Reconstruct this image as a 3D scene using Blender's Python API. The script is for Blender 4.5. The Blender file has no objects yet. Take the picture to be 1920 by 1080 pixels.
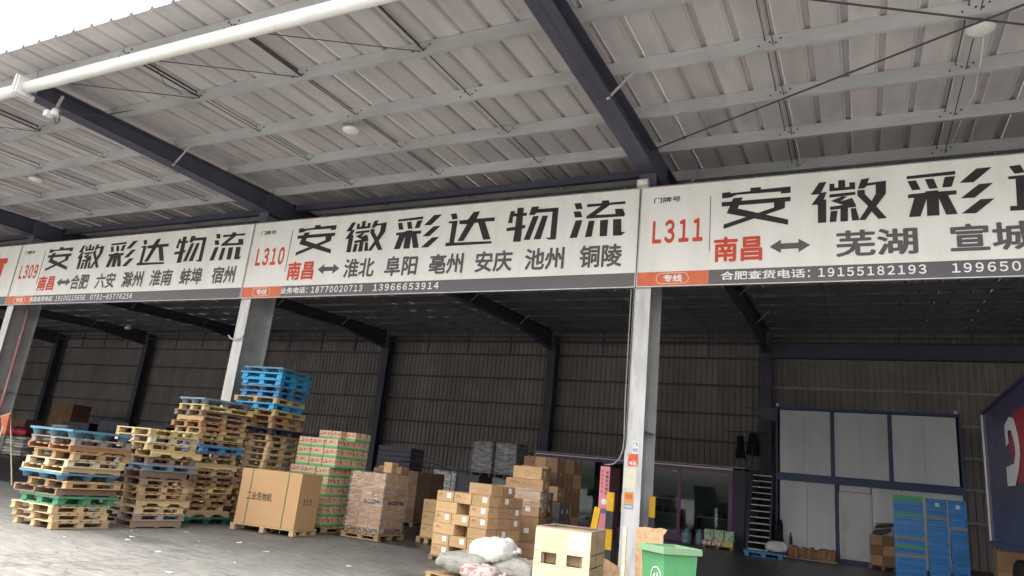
import bpy, bmesh, math, random
from mathutils import Matrix, Vector
random.seed(7)
sc = bpy.context.scene
COL = sc.collection
# ------------------------------------------------------------ camera, sky, sun, exposure
cam = bpy.data.cameras.new('camera'); camo = bpy.data.objects.new('camera', cam); COL.objects.link(camo)
_ri = Vector((0.89724, 0.43011, 0.09980)).normalized(); _up = Vector((0.02714, -0.27934, 0.95981)); _fw = Vector((-0.44070, 0.85847, 0.26231)).normalized()
_up = (_up - _up.dot(_fw)*_fw).normalized(); _ri = _fw.cross(_up)
camo.matrix_world = Matrix(((_ri.x, _up.x, -_fw.x, 3.65876), (_ri.y, _up.y, -_fw.y, -12.07592), (_ri.z, _up.z, -_fw.z, 1.5), (0, 0, 0, 1)))
cam.sensor_width = 36.0; cam.lens = 24.65992
cam.clip_start = 0.05; cam.clip_end = 3000
sc.camera = camo
world = bpy.data.worlds.new('World'); sc.world = world; world.use_nodes = True
wn = world.node_tree; wn.nodes.clear()
sky = wn.nodes.new('ShaderNodeTexSky'); sky.sky_type = 'NISHITA'; sky.sun_disc = False
sky.sun_elevation = math.radians(74); sky.sun_rotation = math.radians(218); sky.air_density = 1.6; sky.dust_density = 6.0
hsv = wn.nodes.new('ShaderNodeHueSaturation'); hsv.inputs['Saturation'].default_value = 0.12
bgn = wn.nodes.new('ShaderNodeBackground'); bgn.inputs['Strength'].default_value = 0.15
won = wn.nodes.new('ShaderNodeOutputWorld')
wn.links.new(sky.outputs[0], hsv.inputs['Color']); wn.links.new(hsv.outputs[0], bgn.inputs[0]); wn.links.new(bgn.outputs[0], won.inputs[0])
sun = bpy.data.lights.new('sun', 'SUN'); sun.energy = 0.5; sun.angle = math.radians(40); sun.color = (1.0, 0.97, 0.93)
suno = bpy.data.objects.new('sun', sun); COL.objects.link(suno)
# azimuth: light comes from high above the yard, behind the camera and a little from the left
_d = Vector((0.22, 0.28, -1.30)); suno.rotation_euler = _d.to_track_quat('-Z', 'Y').to_euler(); suno.location = (0, -20, 30)
sc.view_settings.view_transform = 'Standard'; sc.view_settings.look = 'None'
sc.view_settings.exposure = 2.38; sc.view_settings.gamma = 1.0; sc.view_settings.use_curve_mapping = False
# ------------------------------------------------------------ helpers
def ordn(n):
    return {1:'first',2:'second',3:'third',4:'fourth',5:'fifth',6:'sixth',7:'seventh',8:'eighth',9:'ninth',10:'tenth',11:'eleventh',12:'twelfth',13:'thirteenth',14:'fourteenth',15:'fifteenth',16:'sixteenth',17:'seventeenth',18:'eighteenth',19:'nineteenth',20:'twentieth',21:'twenty-first',22:'twenty-second',23:'twenty-third',24:'twenty-fourth',25:'twenty-fifth',26:'twenty-sixth',27:'twenty-seventh',28:'twenty-eighth',29:'twenty-ninth',30:'thirtieth'}[n]
MATS = {}
def mat(name, c, c2=None, rough=0.6, metal=0.0, scale=6.0, stretch=(1,1,1), rand=0.0, bump=0.0, bscale=None, detail=5.0, lo=0.35, hi=0.7, spec=0.4, grime=0.0):
    """noise-mixed paint / wood / metal; rand = value change from object to object"""
    if name in MATS: return MATS[name]
    m = bpy.data.materials.new(name); m.use_nodes = True; N = m.node_tree.nodes; L = m.node_tree.links
    b = N['Principled BSDF']; b.inputs['Roughness'].default_value = rough; b.inputs['Metallic'].default_value = metal
    b.inputs['Specular IOR Level'].default_value = spec
    c = tuple(c)+(1,); c2 = (tuple(c2)+(1,)) if c2 else tuple(x*0.72 for x in c[:3])+(1,)
    tc = N.new('ShaderNodeTexCoord'); oi = N.new('ShaderNodeObjectInfo')
    mp = N.new('ShaderNodeMapping'); mp.inputs['Scale'].default_value = stretch
    mu = N.new('ShaderNodeMath'); mu.operation = 'MULTIPLY'; mu.inputs[1].default_value = 37.0
    L.new(oi.outputs['Random'], mu.inputs[0]); L.new(mu.outputs[0], mp.inputs['Location']); L.new(tc.outputs['Object'], mp.inputs['Vector'])
    nz = N.new('ShaderNodeTexNoise'); nz.inputs['Scale'].default_value = scale; nz.inputs['Detail'].default_value = detail
    L.new(mp.outputs[0], nz.inputs['Vector'])
    mr = N.new('ShaderNodeMapRange'); mr.inputs[1].default_value = lo; mr.inputs[2].default_value = hi
    L.new(nz.outputs['Fac'], mr.inputs[0])
    mx = N.new('ShaderNodeMix'); mx.data_type = 'RGBA'; mx.inputs['A'].default_value = c; mx.inputs['B'].default_value = c2
    L.new(mr.outputs[0], mx.inputs['Factor'])
    out = mx.outputs['Result']
    if grime:
        g1 = N.new('ShaderNodeTexNoise'); g1.inputs['Scale'].default_value = 1.4; g1.inputs['Detail'].default_value = 7; g1.inputs['Roughness'].default_value = .7
        L.new(mp.outputs[0], g1.inputs['Vector'])
        g2 = N.new('ShaderNodeMapRange'); g2.inputs[1].default_value = .42; g2.inputs[2].default_value = .68; g2.inputs[4].default_value = grime
        L.new(g1.outputs['Fac'], g2.inputs[0])
        g3 = N.new('ShaderNodeMix'); g3.data_type = 'RGBA'; g3.inputs['B'].default_value = (.13,.105,.085,1)
        L.new(g2.outputs[0], g3.inputs['Factor']); L.new(out, g3.inputs['A']); out = g3.outputs['Result']
    if rand:
        h = N.new('ShaderNodeHueSaturation'); r2 = N.new('ShaderNodeMapRange')
        r2.inputs[3].default_value = 1-rand; r2.inputs[4].default_value = 1+rand
        L.new(oi.outputs['Random'], r2.inputs[0]); L.new(r2.outputs[0], h.inputs['Value']); L.new(out, h.inputs['Color']); out = h.outputs[0]
    L.new(out, b.inputs['Base Color'])
    if bump:
        bp = N.new('ShaderNodeBump'); bp.inputs['Strength'].default_value = bump; bp.inputs['Distance'].default_value = 0.02
        n2 = N.new('ShaderNodeTexNoise'); n2.inputs['Scale'].default_value = bscale or scale*3; n2.inputs['Detail'].default_value = 6
        L.new(mp.outputs[0], n2.inputs['Vector']); L.new(n2.outputs['Fac'], bp.inputs['Height']); L.new(bp.outputs[0], b.inputs['Normal'])
    MATS[name] = m; return m

def emit_ok(m): return m
W_ = dict(stretch=(1.2,9,9), scale=2.2, rough=0.8, rand=0.26, spec=0.2, grime=.55)
WOOD = {
 'pale':   mat('pale pine', (0.62,0.47,0.27), (0.50,0.34,0.17), **W_),
 'yellow': mat('yellow pine', (0.64,0.50,0.23), (0.50,0.36,0.15), **W_),
 'cream':  mat('cream pine', (0.70,0.60,0.42), (0.55,0.44,0.28), **W_),
 'tan':    mat('tan wood', (0.50,0.34,0.18), (0.34,0.21,0.11), **W_),
 'orange': mat('orange wood', (0.48,0.25,0.12), (0.33,0.16,0.08), **W_),
 'brown':  mat('weathered brown wood', (0.30,0.20,0.14), (0.18,0.12,0.09), **W_),
 'grey':   mat('grey weathered wood', (0.36,0.30,0.25), (0.24,0.19,0.16), **W_),
}
PL_ = dict(scale=5, rough=0.5, rand=0.10, grime=.30)
PLAS = {
 'blue':   mat('blue plastic', (0.05,0.25,0.52), (0.03,0.17,0.38), **PL_),
 'cyan':   mat('bright blue plastic', (0.03,0.38,0.68), (0.02,0.28,0.52), **PL_),
 'steel':  mat('faded blue plastic', (0.10,0.26,0.38), (0.07,0.17,0.26), **PL_),
 'greyblue': mat('grey blue plastic', (0.20,0.27,0.33), (0.12,0.16,0.21), **PL_),
 'green':  mat('green plastic pallet', (0.09,0.30,0.16), (0.06,0.20,0.11), **PL_),
 'dgreen': mat('dark green plastic', (0.02,0.20,0.14), (0.01,0.12,0.09), **PL_),
 'black':  mat('black plastic', (0.03,0.03,0.04), (0.02,0.02,0.03), **PL_),
}
NAVY = mat('navy steel paint', (0.082,0.082,0.112), (0.062,0.062,0.088), rough=0.5, scale=1.5)
NAVYIN = NAVY
WHITEP = mat('white steel paint', (0.60,0.59,0.58), (0.42,0.40,0.38), rough=0.5, scale=2.2, stretch=(3,3,0.6), lo=0.45, hi=0.8, bump=0.15, grime=.28)
GREYP = mat('light grey steel paint', (0.36,0.37,0.37), (0.27,0.27,0.27), rough=0.5, scale=2.0)
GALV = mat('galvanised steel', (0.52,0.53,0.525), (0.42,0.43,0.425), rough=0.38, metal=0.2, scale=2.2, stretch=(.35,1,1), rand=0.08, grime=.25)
SHEET = mat('roof sheet underside', (0.56,0.52,0.52), (0.45,0.425,0.43), rough=0.62, metal=0.05, scale=1.1, stretch=(2.0,0.35,1), rand=0.08, grime=.16)
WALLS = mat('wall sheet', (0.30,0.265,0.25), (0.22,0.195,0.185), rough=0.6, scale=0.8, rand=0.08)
BLACKM = mat('black enamel', (0.03,0.03,0.03), (0.02,0.02,0.02), rough=0.5)
ROD = mat('dark rod', (0.07,0.065,0.065), (0.05,0.05,0.05), rough=0.6)
TUBE = mat('white tube paint', (0.78,0.78,0.74), (0.66,0.66,0.62), rough=0.35, scale=2)
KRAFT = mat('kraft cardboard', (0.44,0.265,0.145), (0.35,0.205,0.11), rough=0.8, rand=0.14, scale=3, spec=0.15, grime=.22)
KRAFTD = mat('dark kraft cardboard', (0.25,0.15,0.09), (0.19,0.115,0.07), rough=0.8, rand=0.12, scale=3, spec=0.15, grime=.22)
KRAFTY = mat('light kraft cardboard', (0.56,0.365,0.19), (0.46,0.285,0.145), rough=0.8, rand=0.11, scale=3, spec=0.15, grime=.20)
TAPE = mat('brown packing tape', (0.46,0.30,0.16), (0.40,0.26,0.14), rough=0.25)
PAPER = mat('white label paper', (0.75,0.74,0.72), (0.62,0.61,0.60), rough=0.7, scale=20)
STRAP = mat('green strapping', (0.10,0.20,0.10), (0.08,0.15,0.08), rough=0.4)
INK = mat('black ink', (0.020,0.019,0.019), (0.03,0.028,0.028), rough=0.5)
GREYINK = mat('dark grey ink', (0.10,0.10,0.10), (0.085,0.085,0.085), rough=0.5)
REDINK = mat('red ink', (0.62,0.075,0.035), (0.55,0.06,0.03), rough=0.5)
WHITEINK = mat('white ink', (0.80,0.80,0.79), (0.74,0.74,0.73), rough=0.5)
ORANGEP = mat('orange print', (0.66,0.15,0.055), (0.60,0.12,0.05), rough=0.4)
GREYSTRIP = mat('grey print strip', (0.105,0.095,0.095), (0.08,0.072,0.072), rough=0.28, scale=0.5)
SIGNW = mat('white sign face', (0.80,0.785,0.75), (0.68,0.655,0.60), rough=0.38, scale=1.6, stretch=(1.6,1,.35), lo=0.42, hi=0.85)
ALU = mat('aluminium trim', (0.58,0.57,0.55), (0.45,0.44,0.43), rough=0.4, metal=0.5)

def tag(o, label=None, cat=None, group=None, kind=None):
    if label: o['label'] = label
    if cat: o['category'] = cat
    if group: o['group'] = group
    if kind: o['kind'] = kind
    return o
def link(name, me, parent=None, loc=(0,0,0), rot=(0,0,0), scale=(1,1,1)):
    o = bpy.data.objects.new(name, me); COL.objects.link(o)
    o.location = loc; o.rotation_euler = rot; o.scale = scale
    if parent: o.parent = parent
    return o
def empty(name, loc=(0,0,0), yaw=0.0, label=None, cat=None, group=None):
    o = bpy.data.objects.new(name, None); COL.objects.link(o); o.empty_display_size = 0.2
    o.location = loc; o.rotation_euler = (0,0,yaw); return tag(o, label, cat, group)
CACHE = {}
def mesh_of(key, m, verts, faces, smooth=False):
    k = (key, m.name)
    if k in CACHE: return CACHE[k]
    me = bpy.data.meshes.new(str(key if isinstance(key, str) else key[0])); me.from_pydata(verts, [], faces); me.materials.append(m)
    if smooth:
        for p in me.polygons: p.use_smooth = True
    me.update(); CACHE[k] = me; return me
CUBEV = [(x,y,z) for x in (-.5,.5) for y in (-.5,.5) for z in (-.5,.5)]
CUBEF = [(0,1,3,2),(4,6,7,5),(0,4,5,1),(2,3,7,6),(0,2,6,4),(1,5,7,3)]
def cube(m): return mesh_of('plank', m, CUBEV, CUBEF)
def box(name, m, parent, lo, hi, rot=(0,0,0)):
    """axis-aligned box from corner to corner in the parent's frame"""
    c = [(a+b)/2 for a,b in zip(lo,hi)]; s = [abs(b-a) for a,b in zip(lo,hi)]
    return link(name, cube(m), parent, c, rot, s)
class MB:
    def __init__(s): s.v = []; s.f = []
    def box(s, lo, hi):
        n = len(s.v); s.v += [(lo[0]+(hi[0]-lo[0])*(x+.5), lo[1]+(hi[1]-lo[1])*(y+.5), lo[2]+(hi[2]-lo[2])*(z+.5)) for x,y,z in CUBEV]
        s.f += [tuple(i+n for i in f) for f in CUBEF]; return s
    def tube(s, pts, r, n=8):
        pts = [Vector(p) for p in pts]; base = len(s.v)
        for i, p in enumerate(pts):
            t = (pts[min(i+1,len(pts)-1)] - pts[max(i-1,0)]).normalized()
            a = t.orthogonal().normalized() if i == 0 else (a - a.dot(t)*t).normalized()
            b = t.cross(a); rr = r[i] if isinstance(r,(list,tuple)) else r
            for k in range(n):
                an = 2*math.pi*k/n; q = p + rr*(math.cos(an)*a + math.sin(an)*b); s.v.append(tuple(q))
        for i in range(len(pts)-1):
            for k in range(n):
                s.f.append((base+i*n+k, base+i*n+(k+1)%n, base+(i+1)*n+(k+1)%n, base+(i+1)*n+k))
        s.f.append(tuple(base+k for k in reversed(range(n)))); s.f.append(tuple(base+(len(pts)-1)*n+k for k in range(n))); return s
    def prism(s, poly, y0, y1, axis='y'):
        """outline in (x,z) extruded along y (or in (y,z) along x)"""
        n = len(poly); b = len(s.v)
        for y in (y0, y1):
            for p in poly: s.v.append((p[0], y, p[1]) if axis == 'y' else (y, p[0], p[1]))
        s.f.append(tuple(range(b, b+n))); s.f.append(tuple(reversed(range(b+n, b+2*n))))
        for i in range(n): s.f.append((b+i, b+n+i, b+n+(i+1)%n, b+(i+1)%n))
        return s
    def lathe(s, prof, n=20, c=(0,0)):
        b = len(s.v)
        for r, z in prof:
            for k in range(n): s.v.append((c[0]+r*math.cos(2*math.pi*k/n), c[1]+r*math.sin(2*math.pi*k/n), z))
        for i in range(len(prof)-1):
            for k in range(n): s.f.append((b+i*n+k, b+i*n+(k+1)%n, b+(i+1)*n+(k+1)%n, b+(i+1)*n+k))
        return s
    def build(s, name, m, parent=None, smooth=False, loc=(0,0,0), rot=(0,0,0), fix=True):
        me = bpy.data.meshes.new(name); me.from_pydata(s.v, [], s.f); me.materials.append(m)
        if fix:
            bm = bmesh.new(); bm.from_mesh(me); bmesh.ops.recalc_face_normals(bm, faces=bm.faces); bm.to_mesh(me); bm.free()
        if smooth:
            for p in me.polygons: p.use_smooth = True
        return link(name, me, parent, loc, rot)
from mathutils.geometry import tessellate_polygon
# flat lettering: text curve turned into a mesh, fitted to a rectangle of a wall that faces -y
def text_mesh(s, bold=0.0):
    if any(c in '0123456789' for c in s): s = ''.join(chr(ord(c)+0xFEE0) if '!' <= c <= '~' else c for c in s)
    k = ('text', s, bold)
    if k in CACHE: return CACHE[k]
    cu = bpy.data.curves.new('lettering', 'FONT'); cu.body = s; cu.resolution_u = 3; cu.space_character = .62 if any(0xFF10 <= ord(c) <= 0xFF19 for c in s) else 1.0; cu.fill_mode = 'FRONT'
    to = bpy.data.objects.new('lettering_source', cu); COL.objects.link(to)
    dg = bpy.context.evaluated_depsgraph_get(); dg.update()
    me = bpy.data.meshes.new_from_object(to.evaluated_get(dg)); bpy.data.objects.remove(to)
    v0 = [tuple(p.co) for p in me.vertices]; f0 = [tuple(p.vertices) for p in me.polygons]
    v, f = list(v0), list(f0)
    if bold:                      # heavier strokes: the outline printed again, shifted a little
        for q, (dx, dy) in enumerate(((1,0),(-1,0),(0,1),(0,-1),(.7,.7),(-.7,.7),(.7,-.7),(-.7,-.7))):
            n = len(v); v += [(a+dx*bold, b+dy*bold, .0001*(q+1)) for a, b, c in v0]; f += [tuple(i+n for i in t) for t in f0]
    CACHE[k] = (v, f); return v, f
def lettering(s, m, parent, x0, x1, z0, z1, y, bold=0.02, name='lettering', axis='y', slant=0.0):
    v, f = text_mesh(s, bold)
    if not v: return None
    ax = min(p[0] for p in v); bx = max(p[0] for p in v); az = min(p[1] for p in v); bz = max(p[1] for p in v)
    out = []
    for p in v:
        w = (p[1]-az)/(bz-az); u = x0+(p[0]-ax)/(bx-ax)*(x1-x0) + slant*(w-.5)*(z1-z0); z = z0+w*(z1-z0)
        out.append((u, y-p[2], z) if axis == 'y' else (y+p[2], u, z))
    me = bpy.data.meshes.new(name); me.from_pydata(out, [], f); me.materials.append(m)
    return link(name, me, parent)
GLYPH = {"an":[[[0.003,0.932],[0.128,0.939],[0.133,0.904],[0.426,0.917],[0.425,1.0],[0.577,0.998],[0.577,0.937],[1.0,0.95],[1.0,0.792],[0.864,0.788],[0.864,0.842],[0.222,0.85],[0.134,0.792],[0.005,0.782]],[[0.0,0.689],[0.999,0.692],[0.999,0.582],[0.002,0.575]],[[0.171,0.77],[0.315,0.775],[0.242,0.497],[0.963,0.135],[0.963,0.004],[0.079,0.393]],[[0.766,0.589],[0.922,0.586],[0.918,0.42],[0.036,0.0],[0.035,0.112],[0.766,0.456]]],"hui":[[[0.117,0.98],[0.22,0.991],[0.131,0.698],[0.0,0.697]],[[0.132,0.731],[0.221,0.741],[0.148,0.445],[0.006,0.447]],[[0.094,0.542],[0.211,0.559],[0.205,0.001],[0.094,0.003]],[[0.257,0.93],[0.323,0.93],[0.325,0.823],[0.377,0.826],[0.376,1.0],[0.469,0.996],[0.47,0.819],[0.525,0.824],[0.523,0.923],[0.6,0.922],[0.601,0.753],[0.255,0.743]],[[0.254,0.672],[0.601,0.689],[0.6,0.616],[0.253,0.592]],[[0.27,0.51],[0.42,0.602],[0.494,0.592],[0.4,0.484],[0.557,0.546],[0.603,0.373],[0.602,0.327],[0.258,0.289],[0.259,0.374],[0.435,0.394]],[[0.398,0.326],[0.498,0.326],[0.493,0.002],[0.393,0.0]],[[0.267,0.265],[0.36,0.27],[0.338,0.006],[0.249,0.003]],[[0.534,0.297],[0.601,0.302],[0.643,0.011],[0.547,0.005]],[[0.683,0.973],[0.788,0.992],[0.762,0.872],[1.0,0.894],[0.992,0.589],[0.866,0.31],[0.99,0.019],[0.886,0.009],[0.802,0.194],[0.718,0.003],[0.637,0.011],[0.76,0.323],[0.625,0.591],[0.627,0.717],[0.723,0.72],[0.726,0.609],[0.807,0.442],[0.864,0.606],[0.865,0.819],[0.752,0.804],[0.718,0.752],[0.633,0.748]]],"cai":[[[0.0,0.955],[0.58,0.986],[0.577,0.904],[0.001,0.885]],[[0.005,0.838],[0.108,0.844],[0.16,0.62],[0.058,0.619]],[[0.218,0.849],[0.319,0.852],[0.364,0.622],[0.261,0.621]],[[0.452,0.863],[0.575,0.871],[0.525,0.629],[0.415,0.63]],[[0.005,0.528],[0.216,0.542],[0.217,0.572],[0.367,0.576],[0.366,0.545],[0.579,0.54],[0.575,0.45],[0.478,0.445],[0.574,0.009],[0.442,0.009],[0.369,0.393],[0.363,0.003],[0.219,0.008],[0.225,0.397],[0.14,0.005],[0.001,0.008],[0.078,0.441],[0.002,0.442]],[[0.823,0.999],[0.998,1.0],[0.778,0.692],[0.621,0.703]],[[0.84,0.643],[0.997,0.647],[0.779,0.345],[0.62,0.354]],[[0.841,0.301],[1.0,0.301],[0.78,0.0],[0.619,0.01]]],"da":[[[0.032,0.985],[0.158,1.0],[0.202,0.821],[0.087,0.808]],[[0.009,0.76],[0.207,0.768],[0.188,0.099],[0.981,0.072],[0.987,0.0],[0.0,0.004],[0.006,0.107],[0.08,0.108],[0.092,0.694],[0.015,0.695]],[[0.242,0.764],[0.422,0.767],[0.535,0.993],[0.667,0.995],[0.614,0.775],[0.996,0.779],[1.0,0.662],[0.799,0.665],[0.958,0.128],[0.805,0.124],[0.656,0.651],[0.578,0.649],[0.386,0.126],[0.253,0.13],[0.42,0.632],[0.253,0.65]]],"wu":[[[0.049,0.919],[0.138,0.915],[0.131,0.84],[0.182,0.842],[0.183,1.0],[0.314,0.991],[0.308,0.834],[0.383,0.833],[0.384,0.744],[0.309,0.745],[0.315,0.467],[0.378,0.486],[0.377,0.39],[0.316,0.372],[0.314,0.0],[0.156,0.007],[0.174,0.34],[0.0,0.332],[0.005,0.428],[0.173,0.446],[0.176,0.749],[0.108,0.75],[0.107,0.56],[0.017,0.57]],[[0.466,0.994],[0.615,0.99],[0.605,0.913],[1.0,0.908],[0.996,0.002],[0.865,0.007],[0.789,0.072],[0.885,0.064],[0.887,0.802],[0.571,0.804],[0.542,0.75],[0.431,0.756]],[[0.51,0.712],[0.626,0.713],[0.493,0.04],[0.372,0.044]],[[0.699,0.704],[0.809,0.702],[0.703,0.035],[0.566,0.041]]],"liu":[[[0.036,0.987],[0.163,0.988],[0.2,0.815],[0.081,0.812]],[[0.033,0.753],[0.164,0.751],[0.208,0.578],[0.071,0.58]],[[0.087,0.495],[0.212,0.498],[0.136,0.014],[0.0,0.01]],[[0.275,0.933],[0.545,0.927],[0.546,1.0],[0.675,0.993],[0.683,0.926],[0.972,0.929],[0.969,0.854],[0.697,0.858],[0.454,0.611],[0.807,0.597],[0.79,0.737],[0.931,0.73],[0.976,0.568],[0.961,0.514],[0.279,0.524],[0.286,0.597],[0.531,0.851],[0.28,0.849]],[[0.332,0.458],[0.439,0.457],[0.406,0.016],[0.283,0.008]],[[0.539,0.453],[0.682,0.454],[0.677,0.005],[0.549,0.01]],[[0.77,0.451],[0.915,0.448],[0.93,0.088],[1.0,0.091],[0.94,0.0],[0.785,0.004]]]}
def big_char(key, m, parent, x0, x1, z0, z1, y):
    vs = []; fs = []
    bm = bmesh.new()
    for pi_, poly in enumerate(GLYPH[key]):
        P3 = [Vector((x0+p[0]*(x1-x0), y-.0003*pi_, z0+p[1]*(z1-z0))) for p in poly]
        vv = [bm.verts.new(p) for p in P3]
        for t in tessellate_polygon([[Vector((p.x,p.z,0)) for p in P3]]):
            try: bm.faces.new([vv[i] for i in t])
            except ValueError: pass
    bm.normal_update()
    for f_ in bm.faces:
        if f_.normal.y > 0: f_.normal_flip()
    me = bpy.data.meshes.new('title_character'); bm.to_mesh(me); bm.free(); me.materials.append(m)
    return link('title_character', me, parent)

# ------------------------------------------------------------ ground
def ground_mat():
    m = bpy.data.materials.new('yard concrete'); m.use_nodes = True; N = m.node_tree.nodes; L = m.node_tree.links; b = N['Principled BSDF']
    tc = N.new('ShaderNodeTexCoord')
    n1 = N.new('ShaderNodeTexNoise'); n1.inputs['Scale'].default_value = 0.45; n1.inputs['Detail'].default_value = 8; n1.inputs['Roughness'].default_value = 0.65
    n2 = N.new('ShaderNodeTexNoise'); n2.inputs['Scale'].default_value = 9; n2.inputs['Detail'].default_value = 8; n2.inputs['Roughness'].default_value = 0.7
    mp = N.new('ShaderNodeMapping'); mp.inputs['Rotation'].default_value = (0,0,math.radians(25)); mp.inputs['Scale'].default_value = (1,6,1)
    n3 = N.new('ShaderNodeTexNoise'); n3.inputs['Scale'].default_value = 1.9; n3.inputs['Detail'].default_value = 9; n3.inputs['Roughness'].default_value = 0.75
    L.new(tc.outputs['Object'], n1.inputs[0]); L.new(tc.outputs['Object'], n2.inputs[0]); L.new(tc.outputs['Object'], mp.inputs[0]); L.new(mp.outputs[0], n3.inputs[0])
    r1 = N.new('ShaderNodeValToRGB'); r1.color_ramp.elements[0].position = .32; r1.color_ramp.elements[1].position = .68
    r1.color_ramp.elements[0].color = (0.165,0.158,0.142,1); r1.color_ramp.elements[1].color = (0.26,0.248,0.225,1)
    L.new(n1.outputs['Fac'], r1.inputs[0])
    r2 = N.new('ShaderNodeValToRGB'); r2.color_ramp.elements[0].position = .35; r2.color_ramp.elements[1].position = .62
    r2.color_ramp.elements[0].color = (0.50,0.49,0.48,1); r2.color_ramp.elements[1].color = (1.0,1.0,1.0,1)
    L.new(n3.outputs['Fac'], r2.inputs[0])
    r3 = N.new('ShaderNodeValToRGB'); r3.color_ramp.elements[0].position = .38; r3.color_ramp.elements[1].position = .55
    r3.color_ramp.elements[0].color = (0.75,0.75,0.75,1); r3.color_ramp.elements[1].color = (1,1,1,1)
    L.new(n2.outputs['Fac'], r3.inputs[0])
    a = N.new('ShaderNodeMix'); a.data_type='RGBA'; a.blend_type='MULTIPLY'; a.inputs['Factor'].default_value = 1
    c = N.new('ShaderNodeMix'); c.data_type='RGBA'; c.blend_type='MULTIPLY'; c.inputs['Factor'].default_value = 1
    L.new(r1.outputs[0], a.inputs['A']); L.new(r2.outputs[0], a.inputs['B']); L.new(a.outputs['Result'], c.inputs['A']); L.new(r3.outputs[0], c.inputs['B'])
    wv = N.new('ShaderNodeTexNoise'); wv.inputs['Scale'].default_value = 1.7; wv.inputs['Detail'].default_value = 4
    L.new(tc.outputs['Object'], wv.inputs[0])
    ad = N.new('ShaderNodeMix'); ad.data_type='RGBA'; ad.blend_type='ADD'; ad.inputs['Factor'].default_value = .55
    L.new(tc.outputs['Object'], ad.inputs['A']); L.new(wv.outputs['Color'], ad.inputs['B'])
    vo = N.new('ShaderNodeTexVoronoi'); vo.feature = 'DISTANCE_TO_EDGE'; vo.inputs['Scale'].default_value = .55; L.new(ad.outputs['Result'], vo.inputs['Vector'])
    cr = N.new('ShaderNodeMapRange'); cr.inputs[1].default_value = .0; cr.inputs[2].default_value = .010; cr.inputs[3].default_value = .6; cr.inputs[4].default_value = 1; L.new(vo.outputs['Distance'], cr.inputs[0])
    st = N.new('ShaderNodeTexNoise'); st.inputs['Scale'].default_value = .9; st.inputs['Detail'].default_value = 3; st.noise_dimensions = '4D'; st.inputs['W'].default_value = 4.2; L.new(tc.outputs['Object'], st.inputs[0])
    sr_ = N.new('ShaderNodeMapRange'); sr_.inputs[1].default_value = .60; sr_.inputs[2].default_value = .70; sr_.inputs[3].default_value = 1; sr_.inputs[4].default_value = .62; L.new(st.outputs['Fac'], sr_.inputs[0])
    ml = N.new('ShaderNodeMath'); ml.operation = 'MULTIPLY'; L.new(cr.outputs[0], ml.inputs[0]); L.new(sr_.outputs[0], ml.inputs[1])
    fi = N.new('ShaderNodeMix'); fi.data_type='RGBA'; fi.blend_type='MULTIPLY'; fi.inputs['Factor'].default_value = 1
    L.new(c.outputs['Result'], fi.inputs['A']); L.new(ml.outputs[0], fi.inputs['B'])
    L.new(fi.outputs['Result'], b.inputs['Base Color']); b.inputs['Roughness'].default_value = 0.75
    bp = N.new('ShaderNodeBump'); bp.inputs['Strength'].default_value = 0.5; bp.inputs['Distance'].default_value = 0.01
    L.new(n2.outputs['Fac'], bp.inputs['Height']); L.new(bp.outputs[0], b.inputs['Normal']); return m
YARD = ground_mat()
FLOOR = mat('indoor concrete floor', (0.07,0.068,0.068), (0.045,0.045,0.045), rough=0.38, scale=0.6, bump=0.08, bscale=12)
tag(MB().box((-700,-700,-0.5),(700,700,-0.3)).build('ground', YARD), kind='structure')
def slabs(name, m, x0, x1, y0, y1, sx, sy, z, gap=0.012):
    root = tag(MB().box((x0,y0,-0.3),(x1,y1,z-0.02)).build(name, mat('joint filler',(0.06,0.058,0.055),(0.04,0.04,0.04),rough=0.9)), kind='structure')
    nx = round((x1-x0)/sx); ny = round((y1-y0)/sy)
    for i in range(nx):
        for j in range(ny):
            w, h = (x1-x0)/nx, (y1-y0)/ny
            lo = (x0+i*w+gap/2, y0+j*h+gap/2, z-0.06); hi = (x0+(i+1)*w-gap/2, y0+(j+1)*h-gap/2, z+random.uniform(-.002,.002))
            MBs = MB().box(lo,hi); MBs.build('slab', m, root)
    return root
slabs('yard', YARD, -60, 30, -9.55, 0.45, 5.0, 5.0, 0.0)
CLEAN = mat('outer yard concrete', (.22,.215,.20), (.17,.165,.155), rough=.8, scale=.5, bump=.2, bscale=20)
slabs('outer_yard', CLEAN, -60, 30, -39.55, -9.56, 5.0, 5.0, 0.0)
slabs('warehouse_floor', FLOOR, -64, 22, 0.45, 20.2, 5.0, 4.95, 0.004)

# ------------------------------------------------------------ the open-fronted warehouse
S = 0.0429
def zp(y): return 7.923 + S*y          # underside of the purlins
XF = [0.12 + 9.98*k for k in (1,0,-1,-2,-3,-4,-5,-6)]
PY = [-5.8 + 1.5*k for k in range(18)]
B = empty('warehouse', (0,0,0), 0, 'open-fronted steel shed with sloping ribbed metal roof, white posts and navy rafters', 'warehouse')
X0, X1 = -60.0, 20.5
# roof sheets
pitch = 0.477; nr = int((X1-X0)/pitch)
prof = [(0,0),(.335,0),(.343,.010),(.351,0),(.372,0),(.392,.055),(.450,.055),(.470,0),(pitch,0)]
ya, yb = -6.42, 20.15
rv = []; rf = []
for x,z in prof: rv += [(x, ya, z+zp(ya)+.228), (x, yb, z+zp(yb)+.228)]
for i in range(len(prof)-1): rf.append((2*i, 2*i+2, 2*i+3, 2*i+1))
rsheet = mesh_of('roof_panel', SHEET, rv, rf)
for i in range(nr):
    xx = 1.70 + pitch*(i-int((1.70-X0)/pitch))-.42
    link('roof_panel', rsheet, B, (xx, random.uniform(-.015,.015), random.uniform(0,.004)))
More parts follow.
